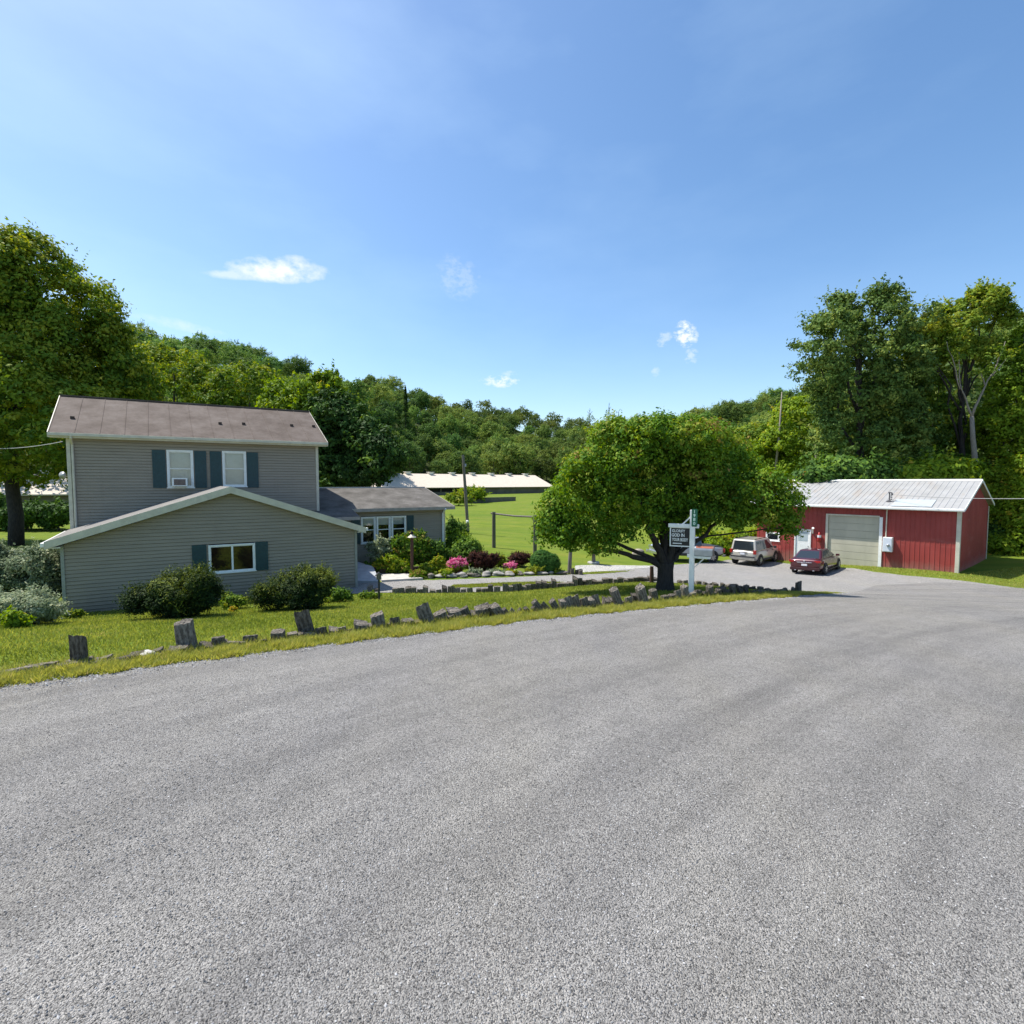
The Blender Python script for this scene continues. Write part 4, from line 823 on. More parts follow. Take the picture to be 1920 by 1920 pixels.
for px, py, h, w_, t, lab in tall: timber(px, py, h, w_, t, 'timber_post', lab, cat='post')
stubs = [(20, 1264, 9, 42, 0), (88, 1257, 17, 34, 0), (124, 1252, 8, 30, 0), (184, 1245, 12, 32, 3), (222, 1241, 8, 34, 0), (312, 1230, 10, 30, 0), (388, 1219, 14, 30, 5), (408, 1216, 24, 22, 4),
 (445, 1211, 7, 22, 0), (470, 1208, 19, 24, 0), (492, 1206, 9, 16, 0), (522, 1202, 22, 24, 0), (548, 1199, 15, 18, 0), (604, 1193, 19, 20, -8), (626, 1190, 13, 18, 0), (643, 1188, 15, 14, -6), (655, 1187, 9, 16, 0), (677, 1184, 18, 26, 0),
 (742, 1176, 20, 18, -6), (761, 1174, 13, 16, 0), (781, 1171, 9, 16, 0), (829, 1166, 21, 24, -14), (856, 1163, 22, 24, -15), (878, 1160, 24, 17, -22), (900, 1158, 18, 16, -8), (913, 1157, 20, 20, -12), (929, 1155, 17, 14, -8),
 (941, 1157, 24, 17, -32), (955, 1154, 16, 9, -38), (968, 1153, 14, 9, -42), (981, 1151, 12, 9, -40), (993, 1150, 13, 8, -35), (1007, 1149, 14, 8, -35), (1018, 1148, 25, 12, -38), (1032, 1146, 20, 9, -42), (1046, 1145, 20, 12, -30),
 (1058, 1144, 17, 13, -12), (1070, 1143, 21, 15, -14), (1083, 1142, 24, 14, -18), (1097, 1141, 19, 14, -12), (1110, 1140, 17, 15, -16), (1122, 1139, 22, 13, -18), (1137, 1138, 13, 15, 0), (1149, 1137, 13, 12, -8), (1180, 1134, 14, 12, -12),
 (1192, 1132, 16, 12, -10), (1246, 1126, 9, 13, 0), (1260, 1125, 10, 12, -6), (1272, 1123, 15, 11, -10), (1308, 1118, 11, 13, 0), (1332, 1118, 18, 11, -10), (1322, 1118, 9, 9, 0), (1347, 1118, 13, 10, -8), (1358, 1117, 15, 10, -12), (1374, 1116, 18, 10, -12),
 (1388, 1115, 13, 9, -10), (1399, 1114, 14, 9, -14), (1411, 1114, 7, 9, 0), (1424, 1114, 7, 9, 0), (1438, 1114, 7, 9, 0), (1452, 1114, 7, 9, 0), (1466, 1113, 8, 9, 0), (1487, 1113, 10, 7, 0)]
for px, py, h, w_, t in stubs:
    o = timber(px, py, h, w_, t, 'timber_stub', 'weathered broken timber stub in the row along the road side edge of the lawn', 'timber stubs along the road side of the lawn')
used_ = sorted([q[0] for q in stubs]+[q[0] for q in tall]); by_ = sorted([(q[0], q[1]) for q in stubs]); xx = 36.0
while xx < 1480:
    near_ = min(abs(xx-u_) for u_ in used_); gap_ = 13 if xx < 700 else 7
    if near_ > gap_*.75 and rnd.random() < .9:
        k_ = 1 if xx < 500 else .8 if xx < 900 else .6
        timber(xx, float(np.interp(xx, [q[0] for q in by_], [q[1] for q in by_])), rnd.uniform(8, 17)*k_, rnd.uniform(18, 28)*k_*(.6 if xx > 900 else 1), rnd.uniform(-24, 2), 'timber_stub', 'weathered broken timber stub in the row along the road side edge of the lawn', 'timber stubs along the road side of the lawn'); used_.append(xx)
    xx += rnd.uniform(.7, 1.2)*gap_
# low log pieces lying in the row
for px, py, L_, r_ in ((60, 1262, 1.0, .05), (140, 1254, .5, .05), (250, 1240, .7, .05), (335, 1226, .5, .05), (430, 1214, .5, .05), (570, 1197, .6, .05)):
    g = G(px, py); mb = MB(); d = Vector((.835, .55, -.01)); mb.tube([g-d*L_*.5+Vector((0, 0, .03)), g+Vector((0, 0, .05)), g+d*L_*.5+Vector((0, 0, .02))], [r_, r_*1.3, r_*.9], 7)
    tag(mb.build('timber_log', M_timber), 'low rotten timber lying in the lawn edge row between stubs', 'timber', 'rotten timbers lying in the edge row')
# second row along the driveway
xs = [694, 704, 741, 752, 766, 776, 788, 798, 811, 823, 834, 846, 857, 869, 881, 897, 909, 920, 932]
x = 948
while x < 1236: xs.append(x); x += rnd.uniform(8, 11)
def row2y(x): return float(np.interp(x, [690, 740, 850, 950, 1000, 1050, 1100, 1150, 1200, 1236, 1300, 1480], [1109, 1112, 1111.5, 1110, 1106, 1101, 1097, 1093.5, 1091, 1090, 1096, 1112.5]))
for x in xs:
    timber(x, row2y(x), rnd.choice((7, 8, 10, 12, 13)) if x < 1100 else rnd.choice((6, 7, 8, 9)), rnd.uniform(9, 13), rnd.uniform(-3, 3), 'edging_block', 'dark timber block in the low row between the lawn and the gravel driveway', 'edging blocks along the driveway', cat='edging block', yaw=.05, dep=.7)
x = 1274
while x < 1470:
    timber(x, row2y(x), rnd.choice((5, 6, 7)), rnd.uniform(8, 11), rnd.uniform(-8, 8), 'edging_block', 'dark timber block in the shaded row right of the spreading tree', 'shaded edging blocks right of the tree', cat='edging block', dep=.7); x += rnd.uniform(9, 14)
TUF = [(o.location.x, o.location.y, .11*o.scale.x) for o in C.objects if o.name.startswith('timber_')]
tufts(TUF, 'tuft_grass', 'taller unmown grass tufts round the old timbers')
def rock(px, py, w_, h, m, label, seed=1, name='rock', group=None):
    g = G(px, py); r = random.Random(seed); bm = bmesh.new(); bmesh.ops.create_icosphere(bm, subdivisions=3, radius=1); sx_ = w_/960*g.y/2; sz_ = h/960*g.y
    ph = [r.uniform(0, 6) for _ in range(6)]
    for v in bm.verts:
        k = 1+.16*math.sin(v.co.x*3+ph[0])*math.cos(v.co.y*2.6+ph[1])+.12*math.sin(v.co.z*4+ph[2]+v.co.x*2); v.co *= k
        v.co = Vector((v.co.x*sx_, v.co.y*sx_*.7, (v.co.z*.55+.35)*sz_))
    me = bpy.data.meshes.new(name); bm.to_mesh(me); bm.free(); o = link(name, me, m); o.location = g; o.rotation_euler.z = r.uniform(0, 3)
    return tag(o, label, 'rock', group)
M_rock = mat('field_stone', (.34, .32, .29), (.16, .15, .13), .9, 4, bumps=.5)
M_rockw = mat('pale_stone', (.55, .54, .50), (.30, .28, .25), .9, 5, bumps=.4)
rock(276, 1236, 36, 20, M_rockw, 'pale whitish stone in the timber row left of the thick leaning post', 2)
rock(160, 1158.5, 0, 0, M_rock, '', 3) if False else None
rock(967, 1074.5, 12, 8, M_rock, 'rounded brown stone at the foot of the clipped green bush', 4)
rock(1197, 1042, 22, 14, mat('rock_tan', (.36, .31, .25), (.22, .19, .16), .9, 3, bumps=.4), 'tan boulder on the grass behind the left limb of the spreading tree', 5)
# dirt scrape at the house corner
# ---------------------------------------------------------------- sign post with mailbox
gp = G(1296, 1115.5); PX = gp.x; PY = gp.y
post = thing('mailbox_post', 'tall white post holding a hanging sign, a green number plate and a mailbox arm', 'post', (gp.x, gp.y, gp.z), 0)
ya = math.radians(-27); pu = Vector((math.cos(ya), math.sin(ya), 0)); pv = Vector((-math.sin(ya), math.cos(ya), 0)); FM = frame(gp, pu, pv)
sc_p = PY/960; zt_ = AT(1296, 956, PY).z; za_ = AT(1296, 985.5, PY).z
hw = .075
mb = MB(); mb.box(FM, -hw, hw, -hw, hw, gp.z-.3, zt_); mb.box(FM, -hw-.012, hw+.012, -hw-.012, hw+.012, gp.z+.0, gp.z+.12); mb.build('pole', M_white, post, bev=.008)
aL = -(1293-1249)*sc_p*1.0; mb = MB(); mb.box(FM, aL, -hw-.001, -.05, .05, za_-.075, za_+.045); mb.box(FM, hw+.001, hw+.12, -.05, .05, za_-.075, za_+.045); mb.build('arm', M_white, post, bev=.006)
mb = MB(); zb_ = AT(1296, 966, PY).z
mb.box8([FM(-.32, -.025, za_+.045), FM(-.26, -.025, za_+.045), FM(-.26, .025, za_+.045), FM(-.32, .025, za_+.045), FM(-hw-.001, -.025, zb_-.03), FM(-hw, -.025, zb_-.09), FM(-hw, .025, zb_-.09), FM(-hw-.001, .025, zb_-.03)])
mb.build('brace', M_white, post)
# sign board
sg0, sg1 = -(1293-1254)*sc_p, -hw-.02; sz1 = AT(1275, 991, PY).z; sz0 = AT(1275, 1024, PY).z
sign = thing('hanging_sign', 'black sign board with white letters in a white frame hanging from the post arm', 'sign', FM((sg0+sg1)/2, 0, (sz0+sz1)/2)[:])
mb = MB(); mb.box(FM, sg0, sg1, -.012, .012, sz0, sz1); M_black = mat('sign_black', (.012, .012, .013), (.008, .008, .009), .45, 5); mb.build('board', M_black, sign)
mb = MB(); f_ = .035
mb.box(FM, sg0-f_, sg0, -.025, .025, sz0-f_, sz1+.02); mb.box(FM, sg0, sg1+.02, -.025, .025, sz0-f_, sz0); mb.box(FM, sg0, sg1+.02, -.02, .02, sz1, sz1+.02)
mb.build('frame', M_white, sign)
def text(name, s, size, F_, x0, z0, parent, m, t=-.0135, sx=1.0, yaw=ya, bold=.012):
    cu = bpy.data.curves.new(name, 'FONT'); cu.body = s; cu.size = size; cu.extrude = .001; cu.offset = bold*size; cu.resolution_u = 3; cu.align_x = 'CENTER'
    tmp = bpy.data.objects.new(name, cu); me = bpy.data.meshes.new_from_object(tmp); bpy.data.objects.remove(tmp); bpy.data.curves.remove(cu)
    p = F_(x0, t, z0); Mx = Matrix.Translation(p-parent.location) @ Matrix.Rotation(yaw, 4, 'Z') @ Matrix.Rotation(math.pi/2, 4, 'X') @ Matrix.Scale(sx, 4, (1, 0, 0))
    me.transform(Mx); return link(name, me, m, parent)
hh_ = sz1-sz0; cx_ = (sg0+sg1)/2
M_letter = mat('letter_white', (.82, .82, .80), (.72, .72, .70), .5, 6)
text('lettering', 'GLORIFY', hh_*.225, FM, cx_-.05, sz0+hh_*.76, sign, M_letter, sx=.80, bold=.02)
text('lettering', 'GOD IN', hh_*.25, FM, cx_-.06, sz0+hh_*.51, sign, M_letter, sx=.80, bold=.03)
text('lettering', 'YOUR BODY', hh_*.25, FM, cx_, sz0+hh_*.25, sign, M_letter, sx=.60, bold=.03)
mb = MB(); mb.box(FM, sg0+.06, sg0+.34, -.0145, -.0125, sz0+hh_*.09, sz0+hh_*.145); mb.build('underline', M_letter, sign)
# green number plate
ng = thing('number_plate', 'narrow green house number plate reading 1980 fixed upright on the white post', 'sign', FM(hw-.01, -.1, zt_-.3)[:])
nz0 = AT(1300, 987, PY).z; nz1 = AT(1300, 954, PY).z; mb = MB(); x0, x1 = -.02, .15; c_ = .03
out = [(x0+c_, nz0), (x1-c_, nz0), (x1-.008, nz0+.008), (x1, nz0+c_), (x1, nz1-c_), (x1-.008, nz1-.008), (x1-c_, nz1), (x0+c_, nz1), (x0+.008, nz1-.008), (x0, nz1-c_), (x0, nz0+c_), (x0+.008, nz0+.008)]
mb.poly([FM(a, -hw-.018, z) for a, z in out]); mb.poly([FM(a, -hw-.013, z) for a, z in out])
for i in range(len(out)): a, b_ = out[i], out[(i+1) % len(out)]; mb.poly([FM(a[0], -hw-.018, a[1]), FM(b_[0], -hw-.018, b_[1]), FM(b_[0], -hw-.013, b_[1]), FM(a[0], -hw-.013, a[1])])
mb.build('plate', mat('sign_green', (.005, .115, .060), (.004, .095, .050), .4, 5), ng)
hp = (nz1-nz0)
for i, ch in enumerate('1980'): text('digit', ch, hp*.24, FM, (x0+x1)/2-.005, nz0+hp*(.775-.225*i), ng, mat('digit_white', (.62, .80, .70), (.56, .74, .64), .5, 5), t=-hw-.0195, bold=.02) if i == 0 else text('digit', ch, hp*.24, FM, (x0+x1)/2-.005, nz0+hp*(.775-.225*i), ng, bpy.data.materials['digit_white'], t=-hw-.0195, bold=.02)
# mailbox with its own arm
zb_m = AT(1296, 1040, PY).z; mb = MB(); mb.box(FM, hw+.001, .56, -.09, .09, zb_m-.10, zb_m-.02); mb.box(FM, -hw-.07, -hw-.001, -.05, .05, zb_m-.09, zb_m+.02); mb.build('arm', M_white, post, bev=.006)
mb = MB(); mb.box8([FM(hw+.001, -.02, zb_m-.42), FM(hw+.001, .02, zb_m-.42), FM(.10, .02, zb_m-.36), FM(.10, -.02, zb_m-.36), FM(.33, -.02, zb_m-.10), FM(.33, .02, zb_m-.10), FM(.39, .02, zb_m-.10), FM(.39, -.02, zb_m-.10)]); mb.build('brace', M_white, post)
mbx = thing('mailbox', 'grey metal mailbox with rusty red top on the arm of the white post', 'mailbox', FM(.36, 0, zb_m)[:])
mb = MB(); prof = [(-.13, 0)]+[(-.13*math.cos(t), .17+.13*math.sin(t)) for t in [math.pi*k/12 for k in range(13)]]+[(.13, 0)]; xs_ = [.08, .62]
for q in range(len(prof)-1): mb.poly([FM(xs_[0], prof[q][0], zb_m+prof[q][1]), FM(xs_[1], prof[q][0], zb_m+prof[q][1]), FM(xs_[1], prof[q+1][0], zb_m+prof[q+1][1]), FM(xs_[0], prof[q+1][0], zb_m+prof[q+1][1])])
for x_ in xs_: mb.poly([FM(x_, a, zb_m+z) for a, z in prof])
mb.poly([FM(xs_[0], -.13, zb_m), FM(xs_[1], -.13, zb_m), FM(xs_[1], .13, zb_m), FM(xs_[0], .13, zb_m)])
mb.build('shell', mat('galvanised', (.42, .44, .46), (.33, .35, .37), .4, 4, metal=.5), mbx, smooth=False)
mb = MB(); p2 = [(a*1.02, .17+(z-.17)*1.02) for a, z in prof[3:12]]
for q in range(len(p2)-1): mb.poly([FM(.13, p2[q][0], zb_m+p2[q][1]+.002), FM(.66, p2[q][0], zb_m+p2[q][1]+.002), FM(.66, p2[q+1][0], zb_m+p2[q+1][1]+.002), FM(.13, p2[q+1][0], zb_m+p2[q+1][1]+.002)])
mb.build('rusty_top', mat('rust_red', (.42, .13, .075), (.30, .085, .05), .8, 3, bumps=.2), mbx)
mb = MB(); pd = [(a*1.05, z*1.04) for a, z in prof]; mb.poly([FM(.621, a, zb_m+z) for a, z in pd]); mb.poly([FM(.65, a, zb_m+z) for a, z in pd])
for q in range(len(pd)): a, b_ = pd[q], pd[(q+1) % len(pd)]; mb.poly([FM(.621, a[0], zb_m+a[1]), FM(.65, a[0], zb_m+a[1]), FM(.65, b_[0], zb_m+b_[1]), FM(.621, b_[0], zb_m+b_[1])])
mb.build('door', mat('mailbox_door', (.16, .13, .12), (.10, .07, .06), .6, 5), mbx)
# ---------------------------------------------------------------- vehicles
M_tyre = mat('tyre', (.018, .018, .019), (.012, .012, .013), .85, 8); M_rim = mat('alloy', (.55, .56, .57), (.45, .46, .47), .3, 9, metal=.8)
M_tail = mat('tail_light', (.38, .012, .012), (.26, .008, .008), .2, 9); M_chrome = mat('chrome', (.7, .7, .72), (.6, .6, .62), .15, 9, metal=.9)
M_plast = mat('black_plastic', (.025, .025, .027), (.018, .018, .02), .6, 8); M_plate = mat('plate_white', (.7, .7, .72), (.62, .62, .66), .4, 9)
def carpaint(name, c):
    m, nt, b = newmat(name); b.inputs['Base Color'].default_value = (*c, 1); b.inputs['Roughness'].default_value = .32; b.inputs['Metallic'].default_value = .2
    b.inputs['Coat Weight'].default_value = 1; b.inputs['Coat Roughness'].default_value = .05
    n = noise(nt, coords(nt), 40, 3); nt.links.new(mixc(nt, mth(nt, 'MULTIPLY', n, .2), c, tuple(q*.7 for q in c)), b.inputs['Base Color']); return m
def loft(mb, secs):
    b0 = len(mb.v); n = len(secs[0])
    for s in secs: mb.v += [tuple(p) for p in s]
    for i in range(len(secs)-1):
        for k in range(n-1): mb.f.append((b0+i*n+k, b0+i*n+k+1, b0+(i+1)*n+k+1, b0+(i+1)*n+k))
        mb.f.append((b0+i*n+n-1, b0+i*n, b0+(i+1)*n, b0+(i+1)*n+n-1))
    mb.f.append(tuple(b0+k for k in range(n))[::-1]); e = b0+(len(secs)-1)*n; mb.f.append(tuple(e+k for k in range(n)))
def vehicle(name, label, cat, loc, heading, paint, st, gh, wheels, wr, roof_z, extra):
    """st: stations (x, z low, z belt, half width); gh: greenhouse (x rear low, x rear top, x front top, x front low, belt z, half w low, half w top)"""
    T = thing(name, label, cat, loc, heading); mb = MB(); secs = []
    for x, zl_, zt_, hw_2 in st:
        p = [(0, zl_), (hw_2*.86, zl_), (hw_2*.96, zl_+.09), (hw_2, zl_+(zt_-zl_)*.42), (hw_2*.99, zl_+(zt_-zl_)*.66), (hw_2*.955, zt_-.05), (hw_2*.88, zt_-.008), (hw_2*.5, zt_+.015)]
        pts = [(x, a, z) for a, z in p]+[(x, 0, zt_+.02)]+[(x, -a, z) for a, z in p[:0:-1]]; secs.append(pts)
    loft(mb, secs); body = mb.build('body', paint, T, rel=False, smooth=True)
    md = body.modifiers.new('s', 'SUBSURF'); md.levels = 1; md.render_levels = 1
    def frust(g, ins=0.0, zr=None):
        xa, xb, xc, xd, zb_, wl, wt = g; return [(xa, -wl, zb_), (xd, -wl, zb_), (xd, wl, zb_), (xa, wl, zb_), (xb, -wt, zr), (xc, -wt, zr), (xc, wt, zr), (xb, wt, zr)]
    for g in gh:
        mb = MB(); mb.box8(frust(g, zr=roof_z)); mb.build('cabin', paint, T, rel=False, bev=.09)
        P = [Vector(p) for p in frust(g, zr=roof_z)]
        def pane(a, b_, c_, d_, u0, u1, v0, v1, nm='window', cut0=0, cut1=0):
            """quad in the face a-b (bottom) d-c (top)"""
            def B(u, v): return (a.lerp(b_, u)).lerp(d_.lerp(c_, u), v)
            n = (b_-a).cross(d_-a).normalized(); ctr = sum((a, b_, c_, d_), Vector())/4
            if n.dot(ctr-Vector((ctr.x*.9 if abs(n.x) < .5 else 0, 0, ctr.z))) < 0: n = -n
            q = MB(); p = [B(u0, v0), B(u1, v0), B(u1-cut1, v1), B(u0+cut0, v1)]; q.box8([x-n*.01 for x in p]+[x+n*.012 for x in p]); return q.build(nm, M_cglass, T, rel=False)
        pane(P[3], P[0], P[4], P[7], .09, .91, .10, .86, 'rear_window'); pane(P[1], P[2], P[6], P[5], .07, .93, .06, .90, 'windshield')
        for a, b_, c_, d_ in ((P[0], P[1], P[5], P[4]), (P[3], P[2], P[6], P[7])):
            for u0, u1, c0, c1 in extra['side']: pane(a, b_, c_, d_, u0, u1, .10, .86, 'side_window', c0, c1)
    wbm = None
    for x in wheels:
        for s in (-1, 1):
            hw_2 = extra['hw']; ymid = s*(hw_2-.10)
            t = MB(); t.lathe((x, ymid, wr), [(wr*.62, -.11), (wr*.93, -.11), (wr, -.07), (wr, .07), (wr*.93, .11), (wr*.62, .11)], 28, 'y')
            W_ = t.build('wheel', M_tyre, T, rel=False, smooth=False)
            r = MB(); o_ = s*.085; r.lathe((x, ymid+o_, wr), [(wr*.63, -.02), (wr*.63, .02), (wr*.52, .025)] if s > 0 else [(wr*.52, -.025), (wr*.63, -.02), (wr*.63, .02)], 24, 'y')
            for k in range(7):
                a = 2*math.pi*k/7; d = Vector((math.cos(a), 0, math.sin(a))); n_ = Vector((-d.z, 0, d.x)); c_ = Vector((x, ymid+s*.112, wr)); y_ = Vector((0, s*.012, 0))
                r.box8([c_+d*.03-n_*.028-y_, c_+d*.03+n_*.028-y_, c_+d*wr*.6+n_*.022-y_, c_+d*wr*.6-n_*.022-y_, c_+d*.03-n_*.028+y_, c_+d*.03+n_*.028+y_, c_+d*wr*.6+n_*.022+y_, c_+d*wr*.6-n_*.022+y_])
            r.build('rim', M_rim, W_, rel=False)
            ar = MB(); ar.lathe((x, s*(hw_2-.05), wr+.015), [(wr*1.13, -.06), (wr*1.13, .054)] if s > 0 else [(wr*1.13, -.054), (wr*1.13, .06)], 28, 'y'); ar.build('wheel_well_shade', M_plast, T, rel=False)  # black disc stands in for the shade inside the uncut wheel well
    def part(nm, m, boxes, bev=.012):
        for bx_ in boxes:
            x0, x1, y0, y1, z0, z1 = bx_; q = MB(); q.box(lambda a, b_, c_: Vector((a, b_, c_)), x0, x1, y0, y1, z0, z1); q.build(nm, m, T, rel=False, bev=bev)
    for nm, m, bxs in extra['parts']: part(nm, m, bxs)
    return T
m, nt, b = newmat('car_glass'); b.inputs['Base Color'].default_value = (.02, .026, .03, 1); b.inputs['Roughness'].default_value = .05; b.inputs['Specular IOR Level'].default_value = .9; M_cglass = m
P_tan = carpaint('paint_tan', (.56, .52, .44)); P_mar = carpaint('paint_maroon', (.075, .006, .012)); P_sil = carpaint('paint_silver', (.42, .43, .44))
# heading: angle of the car's front from +X
def vloc(px, py): g = G(px, py); return g
def settle(g, hd, L, W):
    """pitch of the ground under the wheels"""
    fx, fy = math.cos(hd), math.sin(hd)
    zf_, zb2 = g1(g.x+fx*L/2, g.y+fy*L/2), g1(g.x-fx*L/2, g.y-fy*L/2); zl_, zr_ = g1(g.x-fy*W/2, g.y+fx*W/2), g1(g.x+fy*W/2, g.y-fx*W/2)
    return math.atan2(zl_-zr_, W), -math.atan2(zf_-zb2, L), (zf_+zb2)/2
g = G(1416, 1055); hd = math.radians(90-47)
suv = vehicle('suv', 'pale beige boxy suv parked facing the red barn, left of the maroon car', 'car', (g.x, g.y, g.z+.03), hd, P_tan,
    [(-2.17, .42, .95, .78), (-2.12, .34, 1.02, .86), (-1.7, .30, 1.06, .90), (0, .28, 1.04, .91), (1.0, .28, 1.02, .91), (1.15, .29, 1.03, .90), (1.8, .32, .98, .87), (2.12, .38, .86, .80), (2.2, .45, .70, .70)],
    [(-2.10, -1.96, .42, 1.14, 1.0, .87, .75)], (-1.36, 1.30), .37, 1.78,
    dict(hw=.91, side=((.035, .22, .02, 0), (.25, .50, 0, 0), (.52, .93, 0, .20)), parts=[
        ('tail_light', M_tail, [(-2.18, -2.02, .70, .885, .84, 1.10), (-2.18, -2.02, -.885, -.70, .84, 1.10)]),
        ('bumper', mat('bumper_beige', (.30, .285, .24), (.24, .225, .19), .5, 6), [(-2.27, -2.05, -.84, .84, .42, .62)]), ('bumper_strip', M_plast, [(-2.285, -2.06, -.80, .80, .622, .68)]),
        ('license_plate', M_plate, [(-2.22, -2.17, -.16, .16, .76, .90)]), ('tail_handle', M_plast, [(-2.20, -2.15, -.30, .30, .92, .96)]),
        ('headlight', M_chrome, [(1.98, 2.15, .50, .78, .70, .86), (1.98, 2.15, -.78, -.50, .70, .86)]),
        ('side_cladding', M_plast, [(-.95, .88, .88, .925, .30, .42), (-.95, .88, -.925, -.88, .30, .42)]),
        ('door_handle', M_plast, [(-.30, -.16, .885, .93, .90, .94), (-.30, -.16, -.93, -.885, .90, .94), (.62, .76, -.93, -.885, .90, .94), (.62, .76, .885, .93, .90, .94)]),
        ('mirror', M_plast, [(.88, 1.0, .88, 1.06, 1.02, 1.18), (.88, 1.0, -1.06, -.88, 1.02, 1.18)]),
        ('roof_rail', M_plast, [(-1.75, .30, .60, .64, 1.79, 1.83), (-1.75, .30, -.64, -.60, 1.79, 1.83)])]))
rx, ry, z = settle(g, hd, 2.6, 1.5); suv.rotation_euler = (rx, ry, hd); suv.location.z = z+.03
g = G(1531, 1071); hd = math.radians(90-46)
sed = vehicle('sedan', 'dark maroon sedan parked nose in before the barn garage door', 'car', (g.x, g.y, g.z+.03), hd, P_mar,
    [(-2.38, .50, .84, .70), (-2.33, .34, .93, .82), (-2.1, .27, 1.0, .88), (-1.5, .22, .99, .91), (0, .20, .94, .92), (1.1, .20, .92, .92), (1.3, .21, .90, .91), (1.9, .24, .80, .88), (2.25, .30, .70, .80), (2.38, .38, .58, .68)],
    [(-1.98, -1.12, .22, 1.18, .93, .82, .60)], (-1.42, 1.40), .33, 1.44,
    dict(hw=.92, side=((.13, .30, .10, 0), (.32, .53, 0, 0), (.55, .90, 0, .20)), parts=[
        ('tail_light', M_tail, [(-2.36, -2.10, .52, .86, .76, .89), (-2.36, -2.10, -.86, -.52, .76, .89)]),
        ('license_plate', M_plate, [(-2.42, -2.36, -.16, .16, .56, .68)]), ('trim_strip', M_chrome, [(-2.41, -2.34, -.42, .42, .755, .785)]), ('emblem', M_chrome, [(-2.41, -2.30, -.06, .06, .83, .90)]),
        ('bumper', mat('bumper_dark', (.05, .012, .016), (.035, .008, .01), .5, 6), [(-2.44, -2.20, -.80, .80, .30, .47)]), ('exhaust', M_chrome, [(-2.45, -2.3, .45, .55, .27, .32), (-2.45, -2.3, -.55, -.45, .27, .32)]),
        ('headlight', M_chrome, [(2.05, 2.26, .50, .78, .52, .66), (2.05, 2.26, -.78, -.50, .52, .66)]),
        ('door_handle', M_chrome, [(-.45, -.29, .90, .945, .80, .83), (-.45, -.29, -.945, -.90, .80, .83), (.50, .66, .90, .945, .80, .83), (.50, .66, -.945, -.90, .80, .83)]),
        ('mirror', P_mar, [(.82, .96, .88, 1.08, .92, 1.05), (.82, .96, -1.08, -.88, .92, 1.05)]), ('side_sill', M_plast, [(-1.0, 1.0, .86, .925, .19, .27), (-1.0, 1.0, -.925, -.86, .19, .27)])]))
rx, ry, z = settle(g, hd, 2.8, 1.6); sed.rotation_euler = (rx, ry, hd); sed.location.z = z+.03; sed.scale = (.98,)*3
g = G(1284, 1051); hd = math.radians(198)
pk = vehicle('pickup_truck', 'silver pickup truck half hidden behind the white mailbox post and the tree trunk', 'truck', (g.x, g.y, g.z+.03), hd, P_sil,
    [(-2.6, .62, 1.05, .84), (-2.55, .50, 1.10, .90), (-1.0, .42, 1.10, .92), (.2, .40, 1.10, .92), (1.3, .40, 1.10, .92), (1.9, .42, 1.06, .90), (2.4, .46, .98, .86), (2.55, .55, .80, .80)],
    [(-.78, -.62, .55, 1.20, 1.05, .86, .68)], (-1.62, 1.62), .39, 1.72,
    dict(hw=.92, side=((.05, .42, 0, 0), (.46, .92, 0, .22)), parts=[
        ('grille', M_chrome, [(2.50, 2.57, -.50, .50, .66, .90)]), ('headlight', M_chrome, [(2.36, 2.52, .56, .82, .72, .90), (2.36, 2.52, -.82, -.56, .72, .90)]), ('bumper', M_chrome, [(2.42, 2.66, -.86, .86, .40, .58), (-2.75, -2.5, -.84, .84, .42, .58)]),
        ('tail_light', M_tail, [(-2.60, -2.50, .80, .91, .72, 1.0), (-2.60, -2.50, -.91, -.80, .72, 1.0)]), ('bed_cover', M_plast, [(-2.45, -.85, -.78, .78, 1.105, 1.135)]),
        ('mirror', M_plast, [(.95, 1.07, .90, 1.12, 1.05, 1.25), (.95, 1.07, -1.12, -.90, 1.05, 1.25)]), ('side_cladding', M_plast, [(-1.05, 1.1, .88, .935, .42, .60), (-1.05, 1.1, -.935, -.88, .42, .60)])]))
rx, ry, z = settle(g, hd, 3.2, 1.6); pk.rotation_euler = (rx, ry, hd); pk.location.z = z+.03
# ---------------------------------------------------------------- poles and small yard things
M_pole = mat('pole_wood', (.23, .20, .17), (.12, .105, .09), .9, 3, (8, 8, .6), .4)
def pole(name, label, cat, px0, py0, px1, py1, r, m=M_pole, Y=None, sink=.3, n=10):
    g = G(px0, py0) if Y is None else AT(px0, py0, Y); t = AT(px1, py1, g.y); mb = MB(); mb.tube([g-Vector((0, 0, sink)), g.lerp(t, .5), t], [r*1.1, r, r*.85], n); return tag(mb.build(name, m), label, cat), g, t
o, g, t = pole('utility_pole', 'slender leaning utility pole on the lawn edge behind the ranch wing', 'pole', 878, 1000, 868, 853, .13)
T = thing('utility_pole', 'slender leaning utility pole behind the ranch wing', 'pole', g[:]); o.name = 'mast'; del o['label'], o['category']; o.parent = T; o.location = -g
mb = MB(); mb.lathe((t.x+.2, t.y, t.z-1.0), [(.05, 0), (.09, .03), (.09, .2), (.05, .25)], 10); mb.tube([t-Vector((0, 0, .75)), t+Vector((.22, 0, -.75))], .03, 6); mb.build('insulator', M_metal, T)
mb = MB(); q = g.lerp(t, .13); mb.lathe((q.x, q.y-.17, q.z), [(.10, 0), (.12, .06), (.12, .2), (.06, .27)], 12); mb.build('meter', M_white, T)
mb = MB(); p0 = AT(-80, 836, 30); p1 = AT(118, 828, 25); pts = [p0.lerp(p1, k/10)-Vector((0, 0, .25*4*(k/10)*(1-k/10))) for k in range(11)]; mb.tube(pts, .02, 5)
tag(mb.build('power_line', bpy.data.materials['cable_grey']), 'dark cable reaching the house from the left past the big tree', 'cable')
